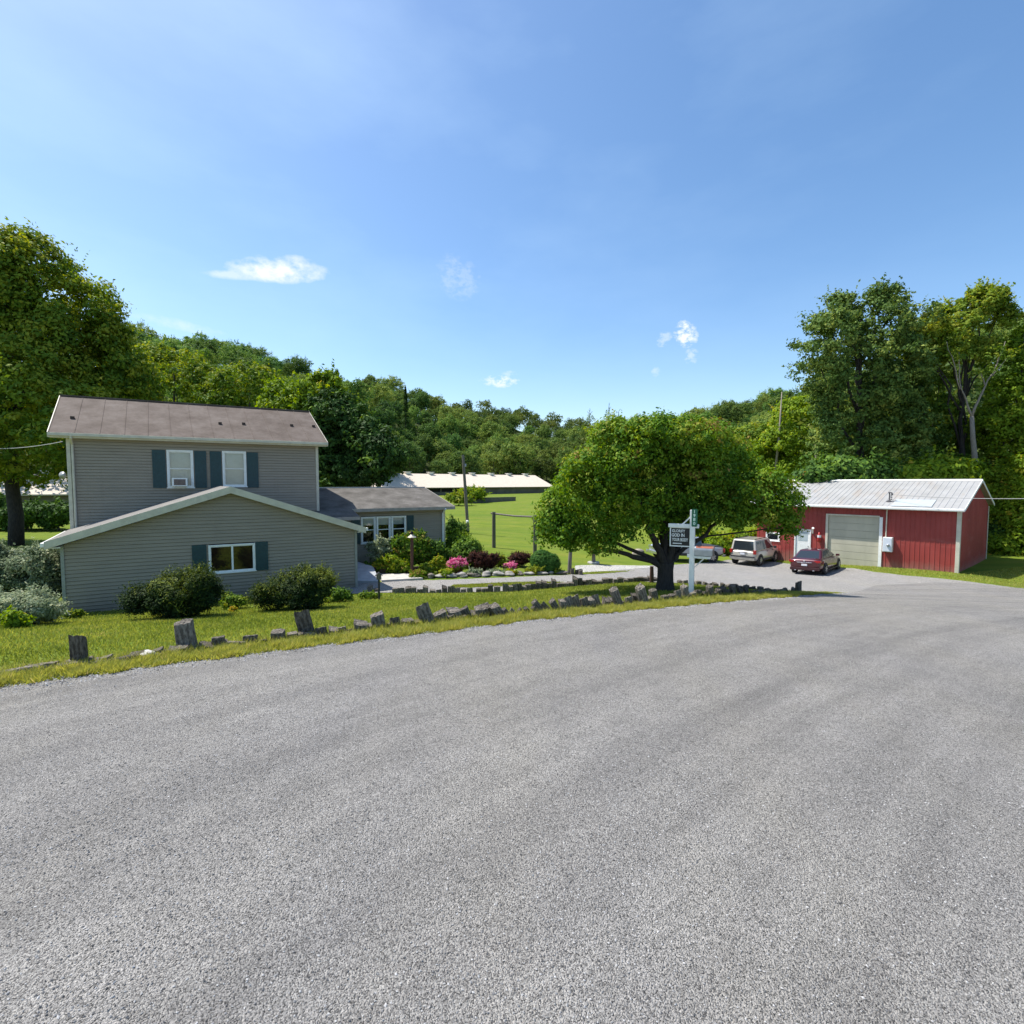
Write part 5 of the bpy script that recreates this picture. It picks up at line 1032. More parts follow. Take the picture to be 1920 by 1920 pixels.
# swing frame: two posts and a log beam
M_green_post = mat('pole_greenish', (.14, .13, .095), (.08, .078, .06), .9, 3, (8, 8, .6), .4)
gA, gB = G(926, 1027), G(1003, 1037); tA, tB = AT(926, 960, gA.y), AT(1003, 966, gB.y)
T = thing('swing_frame', 'wooden post and beam frame standing in the green field', 'frame', gA[:])
for a, b_ in ((gA, tA), (gB, tB)):
    mb = MB(); mb.tube([a-Vector((0, 0, .3)), a.lerp(b_, .5), b_], [.125, .12, .115], 12); mb.build('post', M_green_post, T)
d_ = (tB-tA).normalized(); mb = MB(); mb.tube([tA-d_*.22-Vector((0, 0, .1)), tA.lerp(tB, .5)-Vector((0, 0, .16)), tB+d_*.15-Vector((0, 0, .1))], [.06, .055, .06], 8); mb.build('beam', M_pole, T)
pole('garden_post', 'pale rounded wooden post at the right end of the flower bed', 'post', 1067, 1076, 1070, 1030, .10)
M_redpost = mat('post_redbrown', (.07, .028, .018), (.045, .02, .014), .8, 4, (8, 8, 1), .3)
pole('wooden_post', 'dark red brown post just left of the spreading tree trunk', 'post', 1222, 1093, 1222, 1062, .09, M_redpost)
for px, py, h in ((1073, 1077, 10), (1082, 1077, 8), (1088, 1078, 9)): timber(px, py, h, 7, 0, 'edging_block', 'short dark stump at the foot of the pale garden post', 'stumps at the garden post', cat='edging block')
# garden lamp
g = G(773, 1078); T = thing('garden_lamp', 'rusty garden lamp post with pale flared cap among the garden shrubs', 'lamp', g[:]); zt = AT(773, 1008, g.y).z
mb = MB(); mb.tube([g, Vector((g.x, g.y, zt))], .07, 10); mb.build('post', mat('rust_post', (.13, .055, .035), (.08, .035, .025), .8, 5), T)
mb = MB(); mb.lathe((g.x, g.y, zt), [(.22, 0), (.20, .03), (.10, .10), (.05, .16)], 14); mb.build('cap', mat('lamp_cap', (.62, .56, .44), (.50, .44, .34), .5, 6), T, smooth=True)
mb = MB(); mb.lathe((g.x, g.y, zt+.16), [(.06, 0), (.075, .06), (.04, .14), (.01, .17)], 10); mb.build('finial', M_dark, T, smooth=True)
# bird house on a post
g = G(711, 1125); T = thing('bird_house', 'small dark bird house on a thin post at the right corner of the front wing', 'bird house', g[:]); zt = AT(711, 1086, g.y).z
mb = MB(); mb.tube([g-Vector((0, 0, .2)), Vector((g.x, g.y, zt))], .035, 8); mb.build('post', M_plast, T)
FQ = frame(Vector((g.x, g.y, 0)), Vector((.95, .3, 0)), Vector((-.3, .95, 0))); mb = MB(); mb.box(FQ, -.085, .085, -.08, .08, zt, zt+.15)
mb.poly([FQ(-.085, -.08, zt+.15), FQ(.085, -.08, zt+.15), FQ(0, -.08, zt+.23)]); mb.poly([FQ(-.085, .08, zt+.15), FQ(.085, .08, zt+.15), FQ(0, .08, zt+.23)]); mb.build('box', M_timber, T)
mb = MB(); mb.slab([FQ(-.13, -.11, zt+.13), FQ(0, -.11, zt+.25), FQ(0, .11, zt+.25), FQ(-.13, .11, zt+.13)], .015); mb.slab([FQ(0, -.11, zt+.25), FQ(.13, -.11, zt+.13), FQ(.13, .11, zt+.13), FQ(0, .11, zt+.25)], .015); mb.build('roof', M_plast, T)
# bird bath like platform under a small tree
g = G(1113, 1057); T = thing('tree_planter', 'small round stone planter ring under the low branch on the grass', 'planter', g[:])
mb = MB(); mb.lathe(tuple(g), [(.30, -.1), (.36, .05), (.34, .12), (.2, .13)], 18); mb.build('ring', M_rockw, T, smooth=False)
mb = MB(); mb.tube([g, g+Vector((0, 0, 1.3))], [.12, .08], 8); mb.build('stem', M_pole, T)
# entry ramp and slab by the wing
M_slab = mat('pale_slab', (.50, .47, .42), (.38, .36, .32), .85, 3, bumps=.1)
q = [G(x, y) for x, y in ((668, 1094), (712, 1092), (700, 1077), (668, 1068))]
mb = MB(); up = Vector((0, 0, 1)); mb.box8([p-up*.2 for p in q]+[q[0]+up*.12, q[1]+up*.06, q[2]+up*.38, q[3]+up*.42]); tag(mb.build('ramp', mat('ramp_grey', (.40, .42, .44), (.32, .33, .35), .8, 4)), 'sloping pale ramp at the right side of the front wing', 'ramp')
q = [G(x, y) for x, y in ((716, 1092), (793, 1087.5), (770, 1079), (706, 1080))]
mb = MB(); mb.box8([p-up*.2 for p in q]+[p+up*.10 for p in q]); tag(mb.build('patio_slab', M_slab), 'pale concrete step slab in front of the raised flower bed', 'step')
q = [G(x, y) for x, y in ((668, 1078), (800, 1075))]; u = (q[1]-q[0]).normalized(); FR = frame(q[0], u, Vector((-u.y, u.x, 0))); L = (q[1]-q[0]).length
mb = MB()
for k in range(3): mb.box(FR, 0, L, 0+.003*k, .14+.003*k, q[0].z-.12+k*.15, q[0].z+.025+k*.15)
tag(mb.build('bed_edging', mat('brown_timber', (.11, .065, .042), (.06, .038, .026), .9, 3, (2, 2, 8), .4)), 'brown timber edging of the raised flower bed', 'edging')
# stones edging the flower bed
xx = 800; k = 0
while xx < 1052:
    w_ = rnd.uniform(13, 24); rock(xx+w_/2, float(np.interp(xx, [800, 900, 1050], [1083.5, 1080, 1076])), w_*1.15, rnd.uniform(7, 11), M_rock if k % 4 else M_timber, 'grey weathered stone edging the flower bed along the driveway', 30+k, 'edging_stone', 'stones edging the flower bed'); xx += w_; k += 1
# ---------------------------------------------------------------- foliage materials
LM = {
 'maple': leafmat('leaf_maple', [(0, (0.032, 0.078, 0.011)), (.35, (0.072, 0.163, 0.015)), (.6, (0.142, 0.248, 0.021)), (.82, (0.251, 0.301, 0.029)), (1, (.27, .17, .055))], .3),
 'broad': leafmat('leaf_broad', [(0, (0.044, 0.090, 0.015)), (.4, (0.096, 0.174, 0.021)), (.7, (0.171, 0.248, 0.026)), (1, (0.303, 0.321, 0.034))], .32),
 'dark': leafmat('leaf_dark', [(0, (0.021, 0.049, 0.012)), (.5, (0.049, 0.107, 0.021)), (.85, (0.090, 0.174, 0.026)), (1, (0.171, 0.276, 0.032))], .22),
 'cool': leafmat('leaf_cool', [(0, (0.040, 0.085, 0.021)), (.5, (0.090, 0.157, 0.034)), (.85, (0.160, 0.228, 0.047)), (1, (0.259, 0.307, 0.065))], .22),
 'lime': leafmat('leaf_lime', [(0, (0.100, 0.174, 0.015)), (.4, (0.192, 0.293, 0.021)), (.75, (0.312, 0.375, 0.029)), (1, (0.503, 0.366, 0.051))], .38),
 'yew': leafmat('leaf_yew', [(0, (0.011, 0.025, 0.008)), (.45, (0.028, 0.056, 0.012)), (.75, (0.084, 0.108, 0.014)), (1, (.23, .27, .035))], .15),
 'silver': leafmat('leaf_silver', [(0, (0.088, 0.125, 0.062)), (.4, (0.200, 0.250, 0.138)), (.75, (0.350, 0.400, 0.250)), (1, (0.525, 0.537, 0.375))], .3),
 'purple': leafmat('leaf_purple', [(0, (0.020, 0.012, 0.012)), (.5, (0.063, 0.024, 0.021)), (.85, (0.132, 0.053, 0.031)), (1, (0.165, 0.106, 0.035))], .2),
 'box': leafmat('leaf_box', [(0, (0.021, 0.059, 0.015)), (.5, (0.050, 0.138, 0.026)), (1, (0.111, 0.228, 0.035))], .2),
 'pink': leafmat('petal_pink', [(0, (.45, .06, .16)), (.5, (.62, .14, .28)), (1, (.75, .38, .45))], .3),
 'hill': leafmat('leaf_hill', [(0, (0.041, 0.089, 0.025)), (.4, (0.091, 0.168, 0.036)), (.7, (0.155, 0.233, 0.049)), (1, (0.256, 0.305, 0.072))], .28),
}
hl = LM['hill'].node_tree; at_ = [n for n in hl.nodes if n.type == 'VALTORGB'][0]; oi_ = nd(hl, 'ShaderNodeObjectInfo'); hv = nd(hl, 'ShaderNodeHueSaturation')
hl.links.new(mth(hl, 'ADD', .68, mth(hl, 'MULTIPLY', oi_.outputs['Random'], .75)), hv.inputs['Value']); hl.links.new(mth(hl, 'ADD', .478, mth(hl, 'MULTIPLY', mth(hl, 'FRACT', mth(hl, 'MULTIPLY', oi_.outputs['Random'], 7.3)), .04)), hv.inputs['Hue'])
for l_ in list(at_.outputs['Color'].links): t_ = l_.to_socket; hl.links.remove(l_); hl.links.new(hv.outputs[0], t_)
hl.links.new(at_.outputs['Color'], hv.inputs['Color'])
M_bark = mat('bark_grey', (.11, .095, .08), (.045, .04, .035), .95, 5, (5, 5, .9), .8)
M_barkd = mat('bark_dark', (.055, .045, .04), (.022, .02, .018), .95, 5, (5, 5, .9), .8)
M_barkp = mat('bark_pale', (.30, .26, .21), (.17, .145, .12), .95, 5, (5, 5, .9), .6)
def limb(mb, a, b_, r0, r1, seed, n=7, wob=.06, sag=0.0, sides=8):
    r = random.Random(seed); L = (b_-a).length; pts = []; rad = []
    for k in range(n+1):
        f = k/n; p = a.lerp(b_, f); e = math.sin(f*math.pi)
        p = p+Vector((r.uniform(-1, 1), r.uniform(-1, 1), r.uniform(-.6, .6)))*wob*L*e*.6; p.z += sag*L*e; pts.append(p); rad.append(r0*(1-f)+r1*f)
    mb.tube(pts, rad, sides); return pts
def tree(name, label, loc, ells, trunk_h, r0, lm, nsub, per, sr, leaf, seed, bark=None, group=None, nl=7, cat='tree', top=None, **kw):
    """ells relative to loc"""
    T = thing(name, label, cat, loc, 0, group); L = Vector(loc)
    mb = MB(); top = top or (max(e[2]+e[5]*.3 for e in ells)); r = random.Random(seed)
    pts = limb(mb, L-Vector((0, 0, .4)), L+Vector((ells[0][0]*.5, ells[0][1]*.5, top)), r0, r0*.25, seed, 8, .02)
    for i, e in enumerate(ells[:nl]):
        f = min(.85, max(trunk_h/top*.8, r.uniform(.3, .7))); st = L+Vector((ells[0][0]*.5*f, ells[0][1]*.5*f, top*f*.9))
        limb(mb, st, L+Vector((e[0]*1.02, e[1]*1.02, e[2]+e[5]*.25)), r0*.42, r0*.1, seed+i, 6, .08, .05, 6)
    mb.build('trunk', bark or M_bark, T, smooth=True)
    sets = [crown([(e[0], e[1], e[2], e[3], e[4], e[5]) for e in ells], nsub, per, sr, leaf, seed, **kw)]
    me = crown_mesh('crown', sets, seed); link('crown', me, LM[lm], T); return T
def pxe(loc, lst, dd=None):
    """crown lobes given as (px, py, half w px, half h px, dy): converted to metres about loc"""
    Y0 = loc[1]; out = []
    for px, py, hw_3, hh_3, dy in lst:
        Y = Y0+dy; p = AT(px, py, Y); k = Y/960; out.append((p.x-loc[0], p.y-loc[1], p.z-loc[2], hw_3*k, hw_3*k*.85, hh_3*k))
    return out
# ---------------------------------------------------------------- the spreading tree by the sign
g = G(1247, 1107); TL = Vector(g)
lobes = pxe(TL, [(1240, 900, 135, 95, 0), (1130, 935, 105, 90, -.2), (1190, 855, 105, 68, .3), (1290, 845, 100, 60, .4), (1245, 815, 75, 36, .2), (1330, 885, 80, 66, 1.5), (1350, 935, 62, 44, -1.1), (1425, 935, 58, 56, -.2), (1455, 955, 42, 46, -.1), (1060, 975, 56, 62, -.1),
    (1045, 1000, 40, 42, .3), (1100, 1010, 55, 40, -1.2), (1180, 985, 80, 58, -1.9), (1265, 950, 60, 50, -1.2), (1330, 972, 62, 36, -.8), (1410, 968, 45, 26, -.5), (1466, 990, 26, 24, .2), (1250, 880, 80, 60, 2.2), (1320, 930, 70, 46, 2.0), (1150, 940, 80, 60, 2.0),
    (1230, 975, 100, 42, 1.6), (1110, 880, 55, 46, .4)])
T = thing('spreading_tree', 'low broad dense tree with reddish leaf tips spreading over the white mailbox post', 'tree', TL[:])
mb = MB(); r0 = .30
mb.tube([TL+Vector((0, 0, -.3)), TL+Vector((0, 0, .05)), TL+Vector((.0, 0, .35)), TL+Vector((0, 0, .75)), TL+Vector((0, 0, 1.0))], [.44, .34, .28, .27, .30], 14)
for i, (px, py, dy, ra, rb, st) in enumerate([(1130, 1030, -.6, .11, .06, .8), (1060, 1000, -.3, .08, .03, .95), (1215, 985, -.5, .17, .07, .85), (1240, 960, .3, .17, .07, .9), (1290, 960, -.3, .15, .06, .85), (1330, 960, .6, .12, .05, .9), (1390, 950, .2, .09, .04, .9), (1195, 930, .7, .13, .05, .9),
        (1265, 900, .9, .13, .05, .95), (1462, 990, -.1, .04, .02, 1.6), (1250, 870, 0, .12, .04, 1.1)]):
    e = AT(px, py, TL.y+dy); limb(mb, TL+Vector((0, 0, st)), e, ra, rb, 60+i, 8, .05, .04 if i < 2 else .02)
mb.build('trunk', M_barkd, T, smooth=True)
lobA = lobes
sets = [crown(lobA, 3200, 40, .31, .125, 11, W=.55, inner=.2, low=-.6, tint0=.50, tvar=.18, flat=.7, lump=.17, gap=-.9, puff=1.0)]
LP, N, L_, t, W = sets[0]
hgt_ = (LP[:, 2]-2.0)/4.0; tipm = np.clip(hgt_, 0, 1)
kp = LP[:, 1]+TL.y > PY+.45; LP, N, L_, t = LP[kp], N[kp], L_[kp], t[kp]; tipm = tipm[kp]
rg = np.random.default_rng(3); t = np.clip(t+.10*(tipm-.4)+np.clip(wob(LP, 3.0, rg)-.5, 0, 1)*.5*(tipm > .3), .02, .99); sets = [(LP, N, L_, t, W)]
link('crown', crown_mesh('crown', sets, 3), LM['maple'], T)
# ---------------------------------------------------------------- tree helper lists
def big(name, label, base, lst, lm, nsub, per, sr, leaf, seed, th=3, r0=.35, **kw):
    g = G(*base[:2]) if len(base) == 2 else (lambda p: Vector((p.x, p.y, g1(p.x, p.y))))(AT(base[0], base[1], base[2]))
    return tree(name, label, g[:], pxe(g, lst), th, r0, lm, nsub, per, sr, leaf, seed, **kw)
big('big_tree', 'huge broad leafy tree at the left edge rising above the house roof', (28, 990, 33), [(40, 720, 140, 170, 0), (-40, 620, 130, 150, 0), (60, 570, 105, 90, 0), (0, 530, 90, 80, -1), (110, 640, 95, 100, 0), (160, 700, 85, 100, .5), (-60, 800, 120, 110, 0), (120, 790, 110, 90, -1.5),
    (200, 730, 70, 70, 2), (40, 860, 110, 60, 0), (-120, 700, 120, 150, 1), (250, 725, 45, 45, 3), (25, 500, 50, 40, 0)], 'broad', 3400, 34, .60, .25, 101, 4, .42, bark=M_barkd, low=-.75, tint0=.66, tvar=.26, lump=.28, gap=-.40, shoots=.25)
big('leafy_tree', 'bright big leaved tree rising behind the right half of the brown roof', (575, 930, 38.5), [(570, 775, 50, 50, 0), (600, 740, 45, 36, 0), (545, 770, 40, 45, 1), (520, 765, 34, 38, 1.4), (625, 760, 34, 45, 0), (590, 820, 60, 60, 0)], 'lime', 1000, 26, .45, .30, 102, 2, .28, bark=M_barkd, low=-.8, tint0=.2, tvar=.26, W=.5, lump=.24, gap=-.4, shoots=.25)
big('leafy_tree', 'very dark large leaved tree between the two storey block and the white roof', (665, 935, 36), [(640, 800, 55, 60, .6), (610, 850, 60, 60, .4), (690, 850, 45, 45, -.4), (715, 840, 30, 38, -1), (700, 880, 40, 32, -1.2), (735, 860, 22, 24, -1.3), (640, 885, 60, 40, 0), (690, 805, 20, 22, -.5)], 'dark', 1500, 26, .42, .30, 112, 2, .26, bark=M_barkd, low=-.9, tint0=.42, tvar=.26, W=.5, lump=.22, gap=-.5, shoots=.25, inner=.3)
big('tall_tree', 'tall dark bluish green tree behind the middle of the red barn roof', (1615, 930, 43), [(1600, 660, 95, 85, 0), (1640, 610, 85, 60, 0), (1585, 590, 45, 38, 0), (1545, 650, 48, 52, -1), (1540, 700, 45, 38, -1), (1630, 740, 90, 80, 0), (1680, 700, 55, 70, 1), (1620, 830, 85, 70, 0), (1690, 800, 60, 80, 1), (1560, 760, 45, 42, .5), (1670, 880, 70, 35, 0)], 'cool', 2000, 28, .50, .27, 103, 6, .34, bark=M_barkd, low=-.8, tint0=.58, tvar=.26, lump=.36, gap=-.02, shoots=.35)
big('tall_tree', 'tall open crowned light green tree with visible limbs right of the darker tall tree', (1790, 930, 44), [(1830, 600, 52, 48, 0), (1845, 570, 34, 28, 0), (1790, 610, 40, 30, 0), (1870, 600, 26, 24, 0), (1740, 630, 40, 30, -.5), (1710, 650, 35, 30, -.5), (1770, 670, 55, 30, .5), (1820, 660, 45, 30, 0)], 'broad', 1050, 24, .42, .28, 104, 7, .24, bark=M_barkd, low=-.4, tint0=.72, tvar=.2, inner=.04, nl=9, lump=.3, gap=0.0, shoots=.4)
big('leafy_tree', 'mid green tree crown below the open crowned tree behind the barn', (1745, 935, 46), [(1750, 790, 60, 45, 0), (1700, 840, 55, 50, 0), (1790, 820, 50, 45, 0), (1745, 880, 80, 36, -1)], 'broad', 1000, 22, .45, .26, 105, 5, .26, tint0=.42, tvar=.26, lump=.3, gap=-.2, shoots=.3, bark=M_barkd)
big('slender_tree', 'slender forked tree with sparse leaves between the two tall trees', (1725, 935, 45), [(1735, 690, 30, 22, 0), (1760, 720, 26, 20, 0), (1700, 715, 26, 20, 0), (1720, 745, 30, 22, 0)], 'broad', 260, 20, .38, .26, 115, 7, .2, tint0=.6, tvar=.2, lump=.3, gap=-.1, shoots=.4, bark=M_barkd, nl=4)
big('edge_tree', 'yellow green tree filling the right edge above the barn gable', (1905, 935, 42), [(1915, 740, 55, 60, 0), (1900, 680, 38, 36, 1), (1930, 640, 30, 36, 1), (1900, 810, 60, 55, 0), (1960, 750, 60, 100, 1), (1868, 790, 36, 40, 1)], 'lime', 1200, 22, .45, .26, 106, 4, .26, tint0=.25, tvar=.24, lump=.3, gap=-.25, shoots=.3)
# bare pale tree
g = AT(1826, 925, 41); g.z = g1(g.x, g.y); T = thing('bare_tree', 'pale forked nearly leafless trunk rising behind the right end of the barn roof', 'tree', g[:]); mb = MB()
kn = AT(1822, 780, 41); mb.tube([g-Vector((0, 0, .3)), AT(1828, 860, 41), AT(1824, 820, 41), kn], [.24, .20, .17, .14], 9)
for i, (ax_, ay_, bx_, by_, r_) in enumerate([(1822, 780, 1870, 680, .10), (1822, 780, 1800, 720, .09), (1800, 720, 1798, 660, .05), (1870, 680, 1885, 640, .05), (1848, 725, 1835, 690, .05), (1800, 730, 1775, 640, .05), (1860, 705, 1890, 670, .04)]):
    limb(mb, AT(ax_, ay_, 41), AT(bx_, by_, 41), r_, r_*.35, 200+i, 6, .04)
mb.build('trunk', M_barkp, T, smooth=True); sets = [crown([e for e in pxe(g, [(1875, 670, 25, 18, 0), (1798, 670, 22, 16, 0), (1840, 700, 20, 14, 0)])], 60, 12, .3, .2, 7, tint0=.6)]; link('crown', crown_mesh('crown', sets), LM['broad'], T)
for px0, py0, px1, py1, Y, lab in ((1450, 900, 1466, 735, 60, 'thin dead leafless trunk standing in the trees behind the spreading tree'), (1528, 905, 1528, 832, 52, 'short pale broken trunk left of the tall dark tree')):
    g = AT(px0, py0, Y); mb = MB(); mb.tube([g-Vector((0, 0, 2)), AT((px0+px1)/2+3, (py0+py1)/2, Y), AT(px1, py1, Y)], [.18, .13, .05], 8)
    tag(mb.build('dead_trunk', M_barkp, smooth=True), lab, 'tree')
# trees of the middle distance
for (nm, lab, base, lst, lm, ns, sd, t0) in [
  ('round_tree', 'bright green tree at the left behind the big left tree and the house roof', (330, 900, 62), [(330, 730, 75, 70, 0), (280, 700, 55, 55, 0), (390, 740, 60, 55, 0), (330, 810, 90, 60, 0)], 'broad', 900, 301, .7),
  ('round_tree', 'mid green tree showing above the middle of the brown roof', (470, 900, 60), [(470, 745, 70, 55, 0), (430, 780, 60, 50, 0), (520, 760, 50, 50, 0), (470, 830, 90, 50, 0)], 'broad', 900, 302, .55),
  ('round_tree', 'bright green tree on the slope left of the tall dark tree behind the barn', (1500, 900, 62), [(1500, 800, 55, 55, 0), (1470, 840, 50, 45, 0), (1530, 860, 50, 42, 0), (1500, 880, 70, 25, 0)], 'lime', 800, 303, .35),
  ('round_tree', 'green bushy tree directly behind the left end of the barn roof', (1410, 900, 66), [(1410, 840, 50, 45, 0), (1380, 870, 45, 30, 0), (1440, 875, 45, 30, 0)], 'broad', 600, 304, .65),
  ('understorey_tree', 'low green tree behind the centre of the barn roof', (1600, 925, 40.5), [(1590, 890, 60, 28, 0), (1540, 900, 40, 22, 0), (1640, 895, 40, 24, 0)], 'dark', 700, 305, .7),
  ('understorey_tree', 'yellow green low tree behind the right half of the barn roof', (1760, 925, 40), [(1750, 890, 50, 26, 0), (1710, 895, 40, 20, 0), (1795, 890, 35, 26, 0)], 'lime', 700, 306, .3)]:
    big(nm, lab, base, lst, lm, ns, 20, .6, .36, sd, 2, .25, tint0=t0, tvar=.24)
for i, (px, py, Y, hw_3, hh_3, lab) in enumerate([(50, 962, 42, 50, 15, 'dark thicket on the far grass behind the big left tree trunk'), (-25, 950, 42, 30, 24, 'dark bush at the left photo edge behind the big tree'), (108, 962, 42, 24, 13, 'dark bush next to the left wall of the house upstairs')]):
    g = AT(px, py, Y); g.z = g1(g.x, g.y); k = Y/960; z = AT(px, py, Y).z-g.z
    tree('bushy_tree', lab, g[:], [(0, 0, z, hw_3*k, hw_3*k*.6, hh_3*k), (-hw_3*k*.4, 0, z*.6, hw_3*k*.6, hw_3*k*.5, hh_3*k*.8)], 1, .12, 'dark', 500, 20, .5, .3, 350+i, tint0=.5, low=-.9)
# right edge bank of shrubs
for i, (px, py, Y, hw_3, hh_3, lab) in enumerate([(1900, 1060, 38, 50, 55, 'yellow green bushy bank right of the barn, at the photo edge'), (1880, 960, 40, 42, 60, 'leafy green bush directly behind the right barn corner'), (1930, 950, 38, 40, 75, 'tall bush cut by the right photo edge'),
        (1905, 880, 42, 52, 60, 'bright leafy bush high above the right barn corner'), (1860, 1030, 39, 22, 32, 'dark shaded bush at the back corner of the barn')]):
    g = AT(px, py, Y); g.z = g1(g.x, g.y); c_ = AT(px, py-hh_3*.3, Y); k = Y/960
    el = [(0, 0, c_.z-g.z, hw_3*k, hw_3*k, hh_3*k), (-hw_3*k*.5, -.3, (c_.z-g.z)*.6, hw_3*k*.7, hw_3*k*.6, hh_3*k*.7), (hw_3*k*.5, .2, (c_.z-g.z)*.7, hw_3*k*.7, hw_3*k*.6, hh_3*k*.6)]
    tree('bushy_tree', lab, g[:], el, 1, .1, 'lime' if i < 4 else 'dark', 700, 20, .42, .24, 320+i, tint0=.42, tvar=.26, low=-.9)
# conifers poking out of the wood
def conifer(px, py, Y, h, lab, seed):
    g = AT(px, py, Y); g.z = g1(g.x, g.y); r = np.random.default_rng(seed); top = AT(px, py, Y).z; H = max(h, top-g.z)
    T = thing('conifer', lab, 'tree', g[:]); mb = MB(); mb.tube([g, g+Vector((0, 0, H))], [.3, .03], 7); mb.build('trunk', M_barkd, T)
    n = 5000; f = r.random(n)**.7; a = r.uniform(0, 6.28, n); lay = .5+.5*np.sin(f*H*3.2); R = (1-f)*H*.20*(.45+.55*lay)*r.uniform(.3, 1, n)+.1
    P = np.stack([np.cos(a)*R, np.sin(a)*R, f*H*.98+.1-R*.25], 1); N = np.stack([np.cos(a)*.5, np.sin(a)*.5, np.ones(n)], 1)+r.normal(size=(n, 3))*.3
    me = crown_mesh('crown', [(P, N, r.uniform(.3, .6, n), np.clip(.35+r.normal(size=n)*.2, 0, 1), .3)], seed); link('crown', me, LM['dark'], T)
conifer(632, 690, 90, 14, 'pointed dark conifer rising above the treetops behind the house', 1); conifer(594, 702, 92, 13, 'smaller pointed conifer left of the taller one behind the house', 2); conifer(760, 722, 170, 16, 'far pointed conifer on the ridge above the long white roof', 3)
# ---------------------------------------------------------------- wooded hills: individual trees, copies of a few kinds
protos = []
for k in range(6):
    r = random.Random(400+k); H = (11, 13, 12, 14, 10, 12)[k]; els = [(0, 0, H*.62, H*.27, H*.27, H*.34)]
    for q in range(6):
        a = r.uniform(0, 6.28); d = H*r.uniform(.12, .24); els.append((math.cos(a)*d, math.sin(a)*d, H*r.uniform(.42, .82), H*r.uniform(.13, .2), H*r.uniform(.13, .2), H*r.uniform(.12, .18)))
    T = tree('hill_tree', 'x', (0, 0, -300), els, H*.3, .26, 'hill', 760, 14, .50, .34, 410+k, lump=.34, gap=-.35, shoots=.35, tint0=(.45, .6, .35, .7, .5, .28)[k], tvar=.2, nl=4, low=-.9, inner=.3, bark=M_bark)
    protos.append(T)
M_crown_variants = {}
rr = random.Random(77); cand = []
for az_d in np.arange(-50, 50, .5):
    pass
az = -50.0
def sector(a): return ('round crowned tree in the wood on the left hillside above the grey house roof', 'trees on the left hillside') if a < -14 else (('tree in the far wood behind the long white roofed building', 'trees behind the long white building') if a < 12 else ('tree on the wooded right hillside beyond the red barn', 'trees on the right hillside'))
for row in range(16):
    a = -64+rr.uniform(0, 2)
    while a < 64:
        az_r = math.radians(a); f = float(np.interp(az_r, AZ, HF)); c_ = float(np.interp(az_r, AZ, HC)); R = f-4+row*(8.6+row*.25)+rr.uniform(-2.5, 2.5)
        if R < c_+6: cand.append((R, a, R*math.sin(az_r), R*math.cos(az_r)))
        a += math.degrees(8.2/R)*rr.uniform(.8, 1.25)
# keep the ones that show largest: drop those hidden behind the house and nearer trees
def hidden(x, y, z):
    px = 960+960*x/y; py = 905-960*(z+13-2.6)/y
    return (px < 200 and py > 560) or (1600 < px < 1920 and py > 640) or (120 < px < 590 and py > 770) or (1100 < px < 1420 and py > 800) or px < -60 or px > 1990
cc = []
for R, a, x, y in cand:
    z = g1(x, y); cc.append((R+(1000 if hidden(x, y, z) else 0), a, x, y, z))
cc.sort(); inst, rest = cc[:290], cc[290:]
first = [True]*6
for R, a, x, y, z in inst:
    k = rr.randrange(6); lab, grp = sector(a)
    if first[k]: T = protos[k]; first[k] = False
    else: T = copy_tree(protos[k])
    T.location = (x, y, z-.3); s_ = rr.uniform(.75, 1.25); T.scale = (s_*rr.uniform(.9, 1.15), s_*rr.uniform(.9, 1.15), s_); T.rotation_euler.z = rr.uniform(0, 6.28); T['label'] = lab; T['group'] = grp
# the rest of the wood as one mass
srcs = []
for T in protos:
    me = [c for c in T.children if c.name.startswith('crown')][0].data; n = len(me.vertices); co = np.empty(n*3, np.float32); me.vertices.foreach_get('co', co); t = np.empty(len(me.polygons), np.float32); me.attributes['tint'].data.foreach_get('value', t)
    srcs.append((co.reshape(-1, 4, 3), t))
cs, ts = [], []; rg = np.random.default_rng(9)
for R, a, x, y, z in rest:
    co, t = srcs[rg.integers(6)]; k = rg.choice(len(co), min(1500 if R < 1000 else 700, len(co)), replace=False); s_ = rg.uniform(.75, 1.25); an = rg.uniform(0, 6.28); q = co[k].copy()
    ctr = q.mean(1, keepdims=True); q = ctr+(q-ctr)*1.9; ca, sa = math.cos(an), math.sin(an); X_ = q[..., 0]*ca-q[..., 1]*sa; Y_ = q[..., 0]*sa+q[..., 1]*ca
    cs.append((np.stack([X_*s_+x, Y_*s_+y, q[..., 2]*s_+z-.3], -1)).reshape(-1, 3)); ts.append(np.clip(t[k]+rg.normal()*.08, 0, 1))
print('HILL', len(inst), len(rest))
if cs: tag(link('far_wood', bigmesh('far_wood', np.concatenate(cs), 4, {'tint': np.concatenate(ts)}), LM['hill']), 'dense far woodland covering the upper hillsides', 'wood', kind='stuff')
